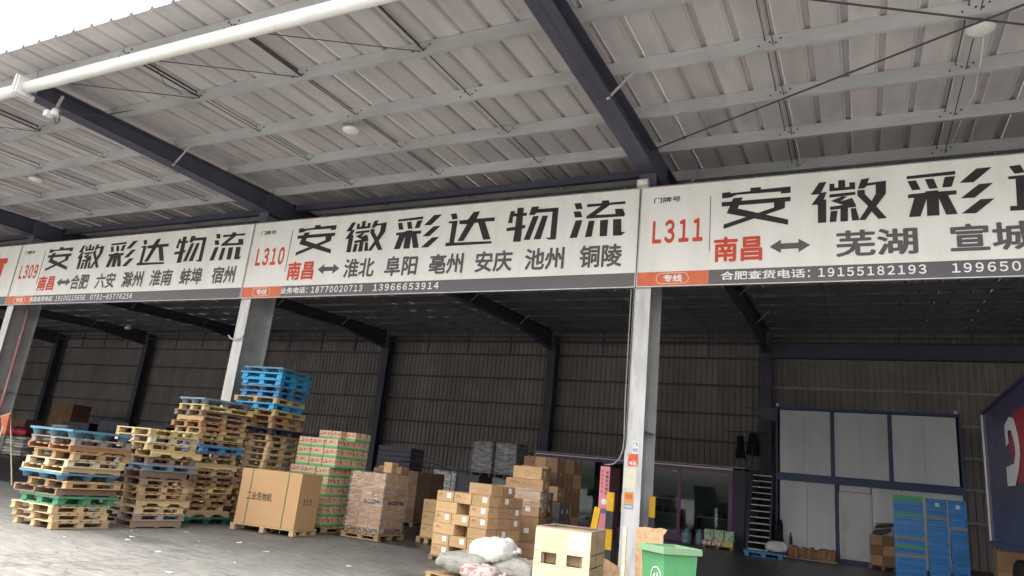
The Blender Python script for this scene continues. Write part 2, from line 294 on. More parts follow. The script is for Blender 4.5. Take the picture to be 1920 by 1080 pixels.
# purlins: Z section with lips, one length per bay
def zsec(L, h=.225, f=.07, t=.004, lip=.02):
    pts = [(f,lip),(f,0),(0,0),(0,h),(f,h),(f,h-lip)]
    v=[];fc=[]
    for y,z in pts: v += [(0,y,z),(L,y,z)]
    for i in range(len(pts)-1): fc.append((2*i,2*i+2,2*i+3,2*i+1))
    return v, fc
bays = [(XF[i+1], XF[i]) for i in range(len(XF)-1)]
zl = 9.98
PURIN = mat('dark shaded purlin', (0.115,0.115,0.13), (0.09,0.09,0.105), rough=0.6, scale=2, rand=.1)  # inner purlins coloured dark, partly to put the hall ceiling's shade into them
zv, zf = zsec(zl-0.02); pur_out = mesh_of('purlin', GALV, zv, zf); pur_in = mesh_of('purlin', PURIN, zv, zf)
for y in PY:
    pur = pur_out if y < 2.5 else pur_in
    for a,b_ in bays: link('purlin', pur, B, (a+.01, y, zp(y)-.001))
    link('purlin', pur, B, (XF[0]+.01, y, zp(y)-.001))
# bolt clusters where the sag rods meet the purlins, and the rods themselves (pairs, every 2.5 m)
sr = MB(); bo = MB()
for a,b_ in bays[:4]+[(XF[0],XF[0]+9.98)]:
    for q in (1,2,3):
        x = a + q*2.495
        for k in range(len(PY)-1):
            y0_, y1_ = PY[k], PY[k+1]
            sr.tube([(x-.05, y0_, zp(y0_)+.19),(x-.05, y1_, zp(y1_)+.19)], .018 if k == 0 else .008, 5)
            sr.tube([(x+.07, y0_, zp(y0_)+.06),(x+.07, y1_, zp(y1_)+.06)], .018 if k == 0 else .008, 5)
        if a > -25:
            for y in PY[:6]:
                for dx,dz in ((-.13,.07),(-.05,.16),(.10,.09),(.17,.15),(.02,.11)): bo.box((x+dx-.013, y-.012, zp(y)+dz-.011),(x+dx+.013, y-.001, zp(y)+dz+.011))
tag(sr.build('sag_rods', ROD, B), kind='stuff'); tag(bo.build('bolts', ROD, B), kind='stuff')
# rafters
def ibeam_yz(pts, w=.32, t=.014, m=NAVY, name='rafter', x=0):
    """pts = [(y, ztop, zbottom)...]"""
    mb = MB()
    top = [(p[0],p[1]) for p in pts]; bot = [(p[0],p[2]) for p in reversed(pts)]
    mb.prism(top+bot, x-.006, x+.006, 'x')
    for k in range(len(pts)-1):
        a, c = pts[k], pts[k+1]
        mb.prism([(a[0],a[1]),(c[0],c[1]),(c[0],c[1]-t),(a[0],a[1]-t)], x-w/2, x+w/2, 'x')
        mb.prism([(a[0],a[2]),(c[0],c[2]),(c[0],c[2]+t),(a[0],a[2]+t)], x-w/2, x+w/2, 'x')
    return mb.build(name, m, B)
for x in XF:
    ibeam_yz([(-5.85, zp(-5.85)-.003, zp(-5.85)-.30),(-3.0, zp(-3)-.003, zp(-3)-.38),(0.04, zp(0)-.003, zp(0)-.50)], .34, x=x)
    ibeam_yz([(.86, zp(.86)-.003, zp(.86)-.62),(4.5, zp(4.5)-.003, zp(4.5)-.45),(15.5, zp(15.5)-.003, zp(15.5)-.50),(19.1, zp(19.1)-.003, zp(19.1)-.95)], .30, x=x)
# posts
for k,x in enumerate(XF):
    mb = MB().box((x-.16,.04,0.012),(x+.16,.056,5.16)); mb.build('post_flange', WHITEP, B)
    mb = MB().box((x-.008,.057,0.012),(x+.008,.835,7.40)).box((x-.16,.836,0.012),(x+.16,.85,7.40))
    for z in (2.55,): mb.box((x-.15,.06,z),(x+.15,.83,z+.012))
    mb.build('post_web', GREYP if k<2 else GREYP, B)
    MB().box((x-.16,.041,5.17),(x+.16,.056,zp(0)-.5)).box((x-.16,.058,7.41),(x+.16,.85,zp(0)-.003)).build('post_head', NAVY, B)
    MB().box((x-.25,-.02,0.004),(x+.25,.95,.012)).build('base_plate', GREYP, B)
    # flange braces under the purlins
    for y in (-2.8, 1.7, 6.2, 10.7, 15.2):
        for s in ((1,) if y<0 else (-1,1)):
            MB().tube([(x+s*.55, y, zp(y)+.03),(x+s*.10, y, zp(y)-.42)], .022, 4).build('flange_brace', GALV, B)
# tie beams between the frames
for a,b_ in bays:
    MB().box((a+.17,.07,7.108),(b_-.17,.13,7.17)).build('sign_rail', NAVY, B)
    if b_ < 5: MB().box((a+.17,.90,zp(1)-.20),(b_-.17,.906,zp(1)-.03)).box((a+.17,.84,zp(1)-.208),(b_-.17,.96,zp(1)-.20)).build('tie_beam', NAVY, B)
    MB().tube([(a+.17,19.2,8.20),(b_-.17,19.2,8.20)],.055,8).build('tie_tube', NAVY, B)
    MB().tube([(a+.17,19.2,8.45),(b_-.17,19.2,8.45)],.03,6).build('tie_tube', NAVY, B)
    for q in (1,2,3):
        xx=a+q*2.5; MB().box((xx-.03,19.6,7.7),(xx+.03,19.66,8.75)).build('wall_strut', NAVY, B)
# eave tube with flange collars
tb = zp(-5.9)-.20
for i,(a,b_) in enumerate(bays[:5]+[(XF[0],XF[0]+9.98)]):
    MB().tube([(a+.06,-5.93,tb),(b_-.06,-5.93,tb)],.105,20).build('eave_tube', TUBE, B, smooth=True)
    for xx in (a,):
        mb = MB().box((xx-.075,-6.10,tb-.17),(xx-.055,-5.76,tb+.17)).box((xx+.055,-6.10,tb-.17),(xx+.075,-5.76,tb+.17)).box((xx-.02,-6.12,tb-.19),(xx+.02,-5.74,tb+.19))
        mb.build('tube_collar', TUBE, B)
# slim rod bracing in the plane of the roof
for x in (XF[1],):
    for (p,q) in (((x+.2,-5.6),(x+9.8,-.1)),((x+.2,-.2),(x+9.8,-5.3))):
        MB().tube([(p[0],p[1],zp(p[1])-.10),(q[0],q[1],zp(q[1])-.10)],.016,6).build('brace_rod', ROD, B)
for x in XF[1:4]:
    for y0_ in (-5.6,):
        for q in (0,1,2):
            MB().tube([(x-9.98+2.5*(q+.02),y0_,zp(y0_)+.12),(x-9.98+2.5*(q+1),-4.3,zp(-4.3)+.05)],.009,5).build('sag_brace', ROD, B)
# rear wall: ribbed sheets 1 m wide
wp=[]; x=0
for i in range(4): wp += [(x,0),(x+.15,0),(x+.175,-.05),(x+.225,-.05),(x+.25,0)][:4]; x += .25
wp.append((1.02,.002)); wv=[];wf=[]
for x,y in wp: wv += [(x,y,0),(x,y,9.05)]
for i in range(len(wp)-1): wf.append((2*i,2*i+2,2*i+3,2*i+1))
wm = mesh_of('wall_panel', WALLS, wv, wf)
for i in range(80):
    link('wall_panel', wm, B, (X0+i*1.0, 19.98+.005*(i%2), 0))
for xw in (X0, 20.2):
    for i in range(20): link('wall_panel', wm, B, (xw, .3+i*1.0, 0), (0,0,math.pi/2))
gv,gf = zsec(zl-.32,.10,.05); girt = mesh_of('girt', GREYP, gv, gf); girtd = mesh_of('girt', NAVY, gv, gf)
for z in (1.6,2.78,3.93,5.12,6.38,7.60):
    for a,b_ in bays+[(XF[0],XF[0]+9.98)]: link('girt', girtd if a<-.5 else girt, B, (a+.16,19.8,z))
for x in XF:
    MB().box((x-.22,19.2,.01),(x+.22,19.22,8.6)).box((x-.01,19.22,.01),(x+.01,19.7,8.6)).box((x-.22,19.7,.01),(x+.22,19.72,8.6)).build('rear_post', NAVY, B)
MB().box((.36,19.15,7.58),(20.0,19.17,8.20)).box((.36,18.98,7.56),(20.0,19.3,7.58)).box((.36,18.98,8.2),(20.0,19.3,8.22)).build('crane_beam', NAVY, B)
# ------------------------------------------------------------ shop signs over the openings
ZB, ZT = 5.12, 7.10
def sign(x0, L, code, cities, tel, label, title=True, extra=None):
    g = empty('shop_sign', (x0+L/2, 0, ZB), 0, label, 'sign', 'long white shop signs over the openings')
    def P(o):
        o.location = Vector(o.location)-Vector((x0+L/2,0,ZB)); return o
    F = -.03
    P(MB().box((x0+.012,-.022,ZB+.012),(x0+L-.012,.02,ZT-.012)).build('sign_face', SIGNW, g))
    P(MB().box((x0+.002,-.036,ZB),(x0+L-.002,.024,ZB+.016)).box((x0+.002,-.036,ZT-.016),(x0+L-.002,.024,ZT)).box((x0+.002,-.036,ZB+.0165),(x0+.018,.024,ZT-.0165)).box((x0+L-.018,-.036,ZB+.0165),(x0+L-.002,.024,ZT-.0165)).build('sign_frame', ALU, g))
    P(MB().box((x0+1.303,-.0255,ZB+.02),(x0+L-.02,-.0225,ZB+.285)).build('grey_strip', GREYSTRIP, g))
    P(MB().box((x0+.02,-.0255,ZB+.02),(x0+1.30,-.0225,ZB+.285)).build('orange_strip', ORANGEP, g))
    y = F+.001
    def T(s, m, a, b, c, d, bold=.02, name='lettering', sl=0):
        o = lettering(s, m, g, x0+a, x0+b, c, d, y, bold, name, slant=sl)
        if o: P(o)
    # pill outline round the two characters of the orange strip
    pill = MB(); pts = []
    for k in range(33):
        a = math.pi*2*k/32; cx_ = .52 if math.cos(a) > 0 else -.52
        cx_ = .19*(1 if math.cos(a) > 1e-6 else -1); pts.append((x0+.66+cx_+.10*math.cos(a), y, ZB+.155+.10*math.sin(a)))
    pill.tube(pts, .006, 4); P(pill.build('pill_outline', WHITEINK, g))
    T('专线', WHITEINK, .50, .84, ZB+.085, ZB+.225, .03)
    T('门牌号', INK, .26, .76, 6.76, 6.87, .015)
    T(code, REDINK, .26, 1.18, 5.95, 6.41, .03)
    P(MB().box((x0+1.30,-.031,5.76),(x0+1.308,-.0225,6.82)).build('divider_line', INK, g))
    if title:
        for k, key in enumerate(('an','hui','cai','da','wu','liu')):
            xx = x0+(1.50, 2.98, 4.42, 5.76, 7.20, 8.62)[k]
            P(big_char(key, INK, g, xx, xx+(1.16,1.14,1.16,1.14,1.13,1.13)[k], 6.16, 6.91, y))
        T('南昌', REDINK, 1.33+.05, 2.20, 5.54, 6.01, .03)
        ar = [(2.32,5.78),(2.50,5.90),(2.50,5.83),(2.78,5.83),(2.78,5.90),(2.96,5.78),(2.78,5.66),(2.78,5.73),(2.50,5.73),(2.50,5.66)]
        P(MB().prism([(x0+a,b) for a,b in ar], -.031, -.0225).build('double_arrow', GREYINK, g))
        for s, a, b in cities: T(s, GREYINK, a, b, 5.54, 6.00, .026)
    for s, a, b in tel: T(s, WHITEINK, a, b, ZB+.09, ZB+.245, .022)
    if extra: extra(g, T, y)
    return g
sign(-9.995, 10.0, 'L310', [('淮北',3.10,3.96),('阜阳',4.25,5.11),('亳州',5.42,6.26),('安庆',6.55,7.41),('池州',7.69,8.54),('铜陵',8.86,9.71)],
     [('业务电话',1.29,2.05),(':18770020713',2.08,3.72),('13966653914',4.02,5.73)], 'white sign L310 with black title and six city names, middle one of three')
sign(-20.01, 10.0, 'L309', [('合肥',2.99,3.82),('六安',4.15,5.00),('滁州',5.31,6.17),('淮南',6.47,7.34),('蚌埠',7.65,8.48),('宿州',8.84,9.66)],
     [('南昌查货电话',1.20,2.30),(':19100215656',2.33,3.85),('0791-85776256',4.10,5.90)], 'white sign L309 above the pallet stacks, smallest complete one of three')
sign(0.02, 10.0, 'L311', [('芜湖',3.35,4.53),('宣城',4.96,6.05)], [('合肥查货电话',1.51,2.88),(':19155182193',2.92,4.62),('199650',4.96,5.83)],
     'white sign L311 at the right, with the biggest lettering, cut by the frame')
def jing(g, T, y):
    T('京', REDINK, 8.25, 9.42, 5.62, 6.85, .04); T('-', WHITEINK, 9.3, 9.42, 5.27, 5.30, .02)
s0 = sign(-30.03, 10.0, '', [], [], 'partly seen white sign with one big red character, cut by the left edge', title=False, extra=jing)
for o in list(bpy.data.objects):
    if o.parent == s0 and o.name.startswith(('divider_line','orange_strip','pill_outline')): bpy.data.objects.remove(o)
for o in list(bpy.data.objects):
    if o.parent == s0 and o.type == 'MESH' and o.name.startswith('lettering') and o.data.materials[0] in (INK,): bpy.data.objects.remove(o)

# ------------------------------------------------------------ pallets
def board(name, m, root, x0, x1, y0, y1, z0, z1):
    lx, ly = x1-x0, y1-y0
    j = lambda a: random.uniform(-a, a)
    if lx >= ly: return link(name, cube(m), root, ((x0+x1)/2+j(.006),(y0+y1)/2+j(.004),(z0+z1)/2),(0,0,j(.006)),(lx,ly,z1-z0-.001))
    return link(name, cube(m), root, ((x0+x1)/2+j(.004),(y0+y1)/2+j(.006),(z0+z1)/2),(0,0,math.pi/2+j(.006)),(ly,lx,z1-z0-.001))
def plastic_deck(key, m, w, d, h, t=.035):
    k = (('deck',key,round(w,2),round(d,2),round(h,3)), m.name)
    if k in CACHE: return CACHE[k]
    mb = MB(); z0, z1 = h-t, h
    mb.box((-w/2,-d/2,z0),(w/2,-d/2+.03,z1)).box((-w/2,d/2-.03,z0),(w/2,d/2,z1)).box((-w/2,-d/2+.0305,z0),(-w/2+.03,d/2-.0305,z1)).box((w/2-.03,-d/2+.0305,z0),(w/2,d/2-.0305,z1))
    for i in range(9):
        x = -w/2+.10+i*(w-.2)/8; mb.box((x-.012,-d/2+.031,z0+.004),(x+.012,d/2-.031,z1-.002))
    for i in range(7):
        y = -d/2+.12+i*(d-.24)/6; mb.box((-w/2+.031,y-.012,z0+.008),(w/2-.031,y+.012,z1-.005))
    me = bpy.data.meshes.new('deck'); me.from_pydata(mb.v, [], mb.f); me.materials.append(m); CACHE[k] = me; return me
def foot_mesh(m, h, r=.095):
    k = (('foot',round(h,3),r), m.name)
    if k in CACHE: return CACHE[k]
    mb = MB(); mb.lathe([(r*.62,0),(r*.66,.004),(r,h*.86),(r*1.12,h*.88),(r*1.12,h)],14)
    mb.f.append(tuple(range(14)))
    me = bpy.data.meshes.new('foot'); me.from_pydata(mb.v, [], mb.f); me.materials.append(m)
    for p in me.polygons: p.use_smooth = True
    CACHE[k] = me; return me
def notched(m, L, h, t=.04):
    k = (('notched',round(L,2),round(h,3)), m.name)
    if k in CACHE: return CACHE[k]
    a = h*.45; pts = [(-L/2,0),(-L*.33,0),(-L*.30,a),(-L*.12,a),(-L*.09,0),(L*.09,0),(L*.12,a),(L*.30,a),(L*.33,0),(L/2,0),(L/2,h),(-L/2,h)]
    mb = MB().prism(pts, -t/2, t/2); me = bpy.data.meshes.new('stringer'); me.from_pydata(mb.v, [], mb.f); me.materials.append(m); CACHE[k] = me; return me
PCOL = {'pale':'pale pine','yellow':'yellow pine','cream':'bleached cream wood','tan':'tan wood','orange':'reddish wood','brown':'dark brown wood','grey':'grey weathered wood',
        'blue':'blue plastic','cyan':'bright blue plastic','steel':'faded blue plastic','greyblue':'grey plastic','green':'light green plastic','dgreen':'dark green plastic','black':'black plastic'}
def pallet(loc, yaw, w, d, h, kind, col, label, group, swap=False):
    g = empty('pallet', loc, yaw, label, 'pallet', group)
    if kind in ('feet','frame'):
        m = PLAS[col]; link('deck', plastic_deck('d', m, w, d, h), g)
        fh = h-.035
        for i in (-1,0,1):
            for j in (-1,0,1):
                p = (i*(w/2-.10), j*(d/2-.10))
                if kind == 'feet': link('foot', foot_mesh(m, fh), g, (p[0],p[1],0))
                else: link('foot', cube(m), g, (p[0],p[1],(fh+.022)/2),(0,0,0),(.13,.13,fh-.022-.001))
            if kind == 'frame': link('runner', cube(m), g, (i*(w/2-.10),0,.011),(0,0,0),(.12,d,.021))
        if kind == 'frame':
            for j in (-1,1): link('runner', cube(m), g, (0,j*(d/2-.06),.0105),(0,0,0),(w-.45,.10,.019))
        return g
    m = WOOD[col]; t = .018
    if swap: g.rotation_euler[2] += math.pi/2; w, d = d, w
    n = random.choice((6,7)); bw = .098
    for i in range(n):
        y = -d/2+bw/2+i*(d-bw)/(n-1)
        board('deck_board', m, g, -w/2, w/2, y-bw/2, y+bw/2, h-t, h)
    if kind == 'block':
        for i in (-1,0,1):
            x = i*(w/2-.055); board('stringer_board', m, g, x-.05, x+.05, -d/2, d/2, h-2*t, h-t)
            board('bottom_board', m, g, x-.05, x+.05, -d/2, d/2, 0, t)
            for j in (-1,0,1):
                y = j*(d/2-.065); link('block', cube(m), g, (x+random.uniform(-.005,.005), y, h/2-t/2), (0,0,random.uniform(-.03,.03)), (.095,.115,h-3*t-.001))
    else:
        hh = h-2*t
        for i in (-1,0,1):
            y = i*(d/2-.025)
            if kind == 'notched': link('stringer', notched(m, w, hh), g, (0,y,t))
            else: board('stringer', m, g, -w/2, w/2, y-.02, y+.02, t, t+hh)
        for i in (-1,0,1):
            x = i*(w/2-.06); board('bottom_board', m, g, x-.05, x+.05, -d/2, d/2, 0, t)
    return g
def stack(corner, th, w, d, spec, H, name, group, lean=(0,0), jit=.03):
    """spec bottom to top; the near corner (right end of the front face) stands on `corner`"""
    tot = sum(s[2] for s in spec); k = H/tot; z = 0.006; th = math.radians(th)
    for i, s in enumerate(spec):
        kind, col, h = s[0], s[1], s[2]*k
        ww, dd = (s[3] if len(s) > 3 else w), (s[4] if len(s) > 4 else d)
        dx, dy = (s[5] if len(s) > 5 else 0), (s[6] if len(s) > 6 else 0)
        a = th + random.uniform(-.035,.035)
        u = Vector((math.cos(a), math.sin(a))); v = Vector((-u.y, u.x))
        c = Vector(corner) - u*ww/2 + v*dd/2 + Vector((dx+lean[0]*z, dy+lean[1]*z)) + Vector((random.uniform(-jit,jit), random.uniform(-jit,jit)))
        what = {'block':'board','solid':'plank','notched':'notched','feet':'footed','frame':'runner'}[kind]
        n = len(spec)
        pos = 'lowest' if i == 0 else ('topmost' if i == n-1 else ordn(i+1)+' from the bottom')
        pallet((c.x, c.y, z), a, ww, dd, h-.002, kind, col, '%s %s pallet, %s of %s' % (PCOL[col], what, pos, name), group, swap=(kind != 'block' and random.random() < .0) or (len(s) > 7 and s[7]))
        z += h
A_ = [('block','pale',.125,1.03,1.0),('block','pale',.12,1.03,1.0),('block','pale',.125,1.03,1.0),('frame','green',.15,1.0,1.1,.02,.02),('solid','brown',.125,1.08,1.1,.0,.0,True),('block','tan',.12,1.0,1.0,.05,.03),
      ('feet','steel',.125,1.05,1.08,.0,.0),('solid','pale',.10,1.1,1.05,.0,.0,True),('block','cream',.12,1.1,1.05,.03,.0),('block','tan',.135,1.0,1.08,.06,.05),('solid','orange',.10,1.15,1.12,.02,.02,True),('block','grey',.12,1.08,1.12,.05,.02),('feet','steel',.14,1.15,1.12,.0,-.02)]
stack((-7.97,-4.6), 2.5, 1.03, 1.02, A_, 1.57, 'the leftmost stack', 'pallets piled in four stacks')
B_ = [('solid','brown',.12,1.0,1.0,0,0,True),('block','grey',.12),('block','pale',.115,.95,.95),('notched','pale',.125,1.0,1.05,0,0,True),('block','tan',.12,.95,.95),('block','tan',.12,.95,1.0),('block','brown',.12,1.0,.95),
      ('solid','brown',.13,1.0,.95,-.05,0,True),('frame','greyblue',.125,1.0,1.08),('block','brown',.12),('notched','yellow',.125,1.0,1.05,.05,.03,True),('block','pale',.125),('block','cream',.125,1.1,1.0,0,0),('block','yellow',.12,1.15,1.0,0.0,-.05)]
stack((-8.0,-3.12), -5, 1.0, 1.0, B_, 1.74, 'the second stack from left', 'pallets piled in four stacks')
C_ = [('feet','dgreen',.14,1.1,1.15),('notched','pale',.12,1.0,1.0,0,0,True),('block','tan',.12,.95,.9),('block','orange',.12,1.0,1.05),('block','tan',.12,1.0,.95),('block','yellow',.12,.95,1.0),('block','orange',.12),('block','brown',.12),
      ('block','tan',.12,.95,1.0),('solid','pale',.12,1.0,1.0,0,.05,True),('notched','tan',.12,1.0,1.0),('block','brown',.115,1.0,1.0),('frame','blue',.14,1.0,1.05,.05,.1),('block','brown',.12),('block','yellow',.12,1.0,1.1),
      ('block','tan',.12),('block','orange',.12,1.05,1.1),('solid','tan',.12,.9,1.1),('block','brown',.12,.95,1.15),('block','yellow',.125,.95,1.2),('feet','greyblue',.14,.9,1.2)]
stack((-8.42,-1.65), -7, 1.0, 1.08, C_, 2.5, 'the third stack from left', 'pallets piled in four stacks', lean=(-.06,.0))
D_ = [('block','brown',.14)]*3+[('block','tan',.14)]*5+[('block','pale',.142)]*5+[('block','tan',.142),('frame','black',.15),('block','tan',.142),('block','orange',.142),('block','yellow',.13),('frame','cyan',.15,1.05,1.15),('block','pale',.13,1.15,1.15,-.03,0),
      ('frame','blue',.145),('feet','steel',.13),('frame','cyan',.15,1.1,1.15),('frame','cyan',.15,1.12,1.22),('feet','steel',.13)]
stack((-8.03,-.18), 8, 1.08, 1.15, D_, 3.42, 'the tallest stack', 'pallets piled in four stacks')

# ------------------------------------------------------------ cartons
def carton_mesh(m, w, d, h, b=.006):
    k = (('carton',round(w,3),round(d,3),round(h,3)), m.name)
    if k in CACHE: return CACHE[k]
    bm = bmesh.new(); bmesh.ops.create_cube(bm, size=1)
    for v in bm.verts: v.co = Vector((v.co.x*w, v.co.y*d, v.co.z*h+h/2))
    bmesh.ops.bevel(bm, geom=bm.edges[:], offset=b, segments=1, affect='EDGES')
    me = bpy.data.meshes.new('carton'); bm.to_mesh(me); bm.free(); me.materials.append(m); CACHE[k] = me; return me
def carton(loc, yaw, w, d, h, m, label, group=None, tape=True, lab=0, cat='carton', name='carton', noise=.012):
    o = link(name, carton_mesh(m, round(w,3), round(d,3), round(h,3)), None, (loc[0]+random.uniform(-noise,noise), loc[1]+random.uniform(-noise,noise), loc[2]), (0,0,yaw+random.uniform(-noise,noise)*1.5))
    tag(o, label, cat, group)
    if tape:
        t = MB().box((-w/2-.0015,-.025,h+.0005),(w/2+.0015,.025,h+.002)).box((-w/2-.002,-.025,h*.75),(-w/2-.0005,.025,h+.0004)).box((w/2+.0005,-.025,h*.75),(w/2+.002,.025,h+.0004))
        t.box((-.0225,-d/2-.002,h*.99),(.0225,-d/2-.0006,h*.72)) if False else None
        t.build('tape', TAPE, o, fix=False)
        MB().box((-w/2+.01,-d/2-.0012,h*.5-.0015),(w/2-.01,-d/2-.0004,h*.5+.0015)).build('flap_seam', KRAFTD, o, fix=False)
    if w > .45 and lab & 2:
        mk = MB(); rr = h*.22
        for q in range(16):
            a0_, a1_ = 2*math.pi*q/16, 2*math.pi*(q+1)/16
            mk.v += [(rr*math.cos(a0_),-d/2-.001,h*.45+rr*math.sin(a0_)),(rr*math.cos(a1_),-d/2-.001,h*.45+rr*math.sin(a1_)),((rr-.008)*math.cos(a1_),-d/2-.001,h*.45+(rr-.008)*math.sin(a1_)),((rr-.008)*math.cos(a0_),-d/2-.001,h*.45+(rr-.008)*math.sin(a0_))]
            n_ = len(mk.v); mk.f.append((n_-4,n_-3,n_-2,n_-1))
        mk.build('printed_mark', KRAFTD, o, fix=False)
    if tape and random.random() < .6:
        a_ = -w*.36; MB().box((a_,-d/2-.0018,h*.60),(a_+w*.24,-d/2-.0008,h*.66)).build('printed_line', KRAFTD, o, fix=False); MB().box((a_,-d/2-.0018,h*.70),(a_+w*.15,-d/2-.0008,h*.75)).build('printed_line', KRAFTD, o, fix=False)
        MB().box((w/2+.0008,-d*.3,h*.60),(w/2+.0018,-d*.05,h*.66)).build('printed_line', KRAFTD, o, fix=False)
    s = min(.10, w*.3)
    if lab & 1: MB().box((w*.12,-d/2-.003,h*.35),(w*.12+s,-d/2-.0008,h*.35+s*.9)).build('shipping_label', PAPER, o, fix=False)
    if lab & 2: MB().box((w/2+.0008,-d*.1,h*.35),(w/2+.003,-d*.1+s,h*.35+s*.9)).build('shipping_label', PAPER, o, fix=False)
    return o
def frame(c, th, w, d):
    """corner-based frame: returns function (fu, fv) in metres left of corner / behind corner -> world xy"""
    th = math.radians(th); u = Vector((math.cos(th), math.sin(th))); v = Vector((-u.y, u.x)); c = Vector(c)
    return (lambda a, b: c - u*a + v*b), th

# big floor-washer carton on its pallet
f, th = frame((-6.29,-.88), 10, 1.42, .82)
c = f(.71,.41)
pallet((c.x,c.y,.006), th, 1.46, .86, .12, 'block', 'pale', 'pale pallet under the large carton lettered for a floor washer', 'pallets under carton loads')
g = empty('machine_carton', (c.x,c.y,.127), th, 'large plain brown carton with dark lettering and two green straps', 'carton')
KBIG = mat('plain big carton', (0.52,0.325,0.17), (0.49,0.30,0.15), rough=0.8, scale=1.2, spec=.15)
link('body', carton_mesh(KBIG, 1.38, .78, .98), g)
for a in ((-.694,-.394,.90,.694,-.3905),(-.694,.3905,.90,.694,.394),(-.694,-.3902,.90,-.6905,.3902),(.6905,-.3902,.90,.694,.3902)):
    MB().box((a[0],a[1],.90),(a[3],a[4],1.062)).build('lid_flap', KBIG, g)
MB().box((-.694,-.394,1.0625),(.694,.394,1.068)).build('lid', KBIG, g)
for x in (-.44,.40):
    MB().box((x-.008,-.400,-.10),(x+.008,-.396,1.07)).box((x-.008,.396,-.10),(x+.008,.400,1.07)).box((x-.008,-.40,1.0705),(x+.008,.40,1.074)).build('strap', STRAP, g)
lettering('工业洗地机', INK, g, -.50, .09, .47, .63, -.3945, .010, slant=0)
for k,(a,zc) in enumerate(((-.13,.5),(-.02,.5),(.10,.5),(.18,.5))):
    lettering('↑', INK, g, a-.02, a+.025, .47, .56, .3955+.30, .01, axis='x') if False else None
for k in range(3):
    MB().prism([(-.17+k*.12,.50),(-.145+k*.12,.54),(-.155+k*.12,.54),(-.155+k*.12,.58),(-.185+k*.12,.58),(-.185+k*.12,.54),(-.195+k*.12,.54)][::-1], .6945, .6955, 'x').build('handling_mark', INK, g)
    MB().box((.6945,-.20+k*.12,.47),(.6955,-.13+k*.12,.485)).build('handling_mark', INK, g)

# film
def film_mat(name, dens, tint, sc_=9):
    m = bpy.data.materials.new(name); m.use_nodes = True; N = m.node_tree.nodes; L = m.node_tree.links; N.clear()
    o = N.new('ShaderNodeOutputMaterial'); mx = N.new('ShaderNodeMixShader'); tr = N.new('ShaderNodeBsdfTransparent'); pb = N.new('ShaderNodeBsdfPrincipled')
    pb.inputs['Base Color'].default_value = tint; pb.inputs['Roughness'].default_value = .22
    tc = N.new('ShaderNodeTexCoord'); mp = N.new('ShaderNodeMapping'); mp.inputs['Scale'].default_value = (.8,.8,3.0)
    n = N.new('ShaderNodeTexNoise'); n.inputs['Scale'].default_value = sc_; n.inputs['Detail'].default_value = 6; n.inputs['Distortion'].default_value = 2.2
    r = N.new('ShaderNodeMapRange'); r.inputs[1].default_value = .42; r.inputs[2].default_value = .72; r.inputs[3].default_value = dens[0]; r.inputs[4].default_value = dens[1]
    b = N.new('ShaderNodeBump'); b.inputs['Strength'].default_value = 1; b.inputs['Distance'].default_value = .03
    L.new(tc.outputs['Object'], mp.inputs[0]); L.new(mp.outputs[0], n.inputs[0]); L.new(n.outputs['Fac'], r.inputs[0]); L.new(n.outputs['Fac'], b.inputs['Height'])
    L.new(b.outputs[0], pb.inputs['Normal']); L.new(r.outputs[0], mx.inputs[0]); L.new(tr.outputs[0], mx.inputs[1]); L.new(pb.outputs[0], mx.inputs[2]); L.new(mx.outputs[0], o.inputs[0]); return m
FILM = film_mat('clear stretch film', (.03,.50), (.82,.78,.78,1), 4.2); FILMG = film_mat('grey stretch film', (.75,1.0), (.30,.29,.30,1), 14)
FILMS = film_mat('thin stretch film', (.02,.30), (.7,.66,.64,1))
def film_box(parent, w, d, h, m, z=0):
    bm = bmesh.new(); bmesh.ops.create_cube(bm, size=1); bmesh.ops.subdivide_edges(bm, edges=bm.edges[:], cuts=14, use_grid_fill=True)
    for v in bm.verts:
        r = random.uniform(0,.008); v.co = Vector((v.co.x*(w+.03)+(r if v.co.x>0 else -r), v.co.y*(d+.03)+(r if v.co.y>0 else -r), v.co.z*h+h/2+z+random.uniform(-.004,.004)+.006))
    me = bpy.data.meshes.new('stretch_film'); bm.to_mesh(me); bm.free(); me.materials.append(m)
    for p in me.polygons: p.use_smooth = True
    return link('stretch_film', me, parent)
# film-wrapped load with large print
f, th = frame((-5.33,.57), 1, .92, .95)
c = f(.46,.475)
pallet((c.x,c.y,.006), th, .96, .98, .11, 'block', 'tan', 'tan pallet under the film-wrapped brown cartons', 'pallets under carton loads', swap=True)
g = empty('wrapped_load', (c.x,c.y,.118), th, 'block of brown cartons wrapped in shiny clear film, beside the large floor washer carton', 'wrapped load')
for i in range(3):
    for j in range(2):
        for k in range(4):
            link('carton', carton_mesh(KRAFT, .285, .44, .305), g, (-.29+i*.29,-.225+j*.45,k*.307))
lettering('GREEN', INK, g, -.40, .02, .03, .12, -.452, .03); lettering('acare', INK, g, .04, .42, .03, .11, -.452, .04)
lettering('acare', INK, g, -.05, .40, .60, .68, -.452, .04)
lettering('acare', INK, g, -.25, .35, .03, .11, .442, .04, axis='x'); lettering('acare', INK, g, -.25, .35, .60, .68, .442, .04, axis='x')
film_box(g, .88, .91, 1.24, FILM)
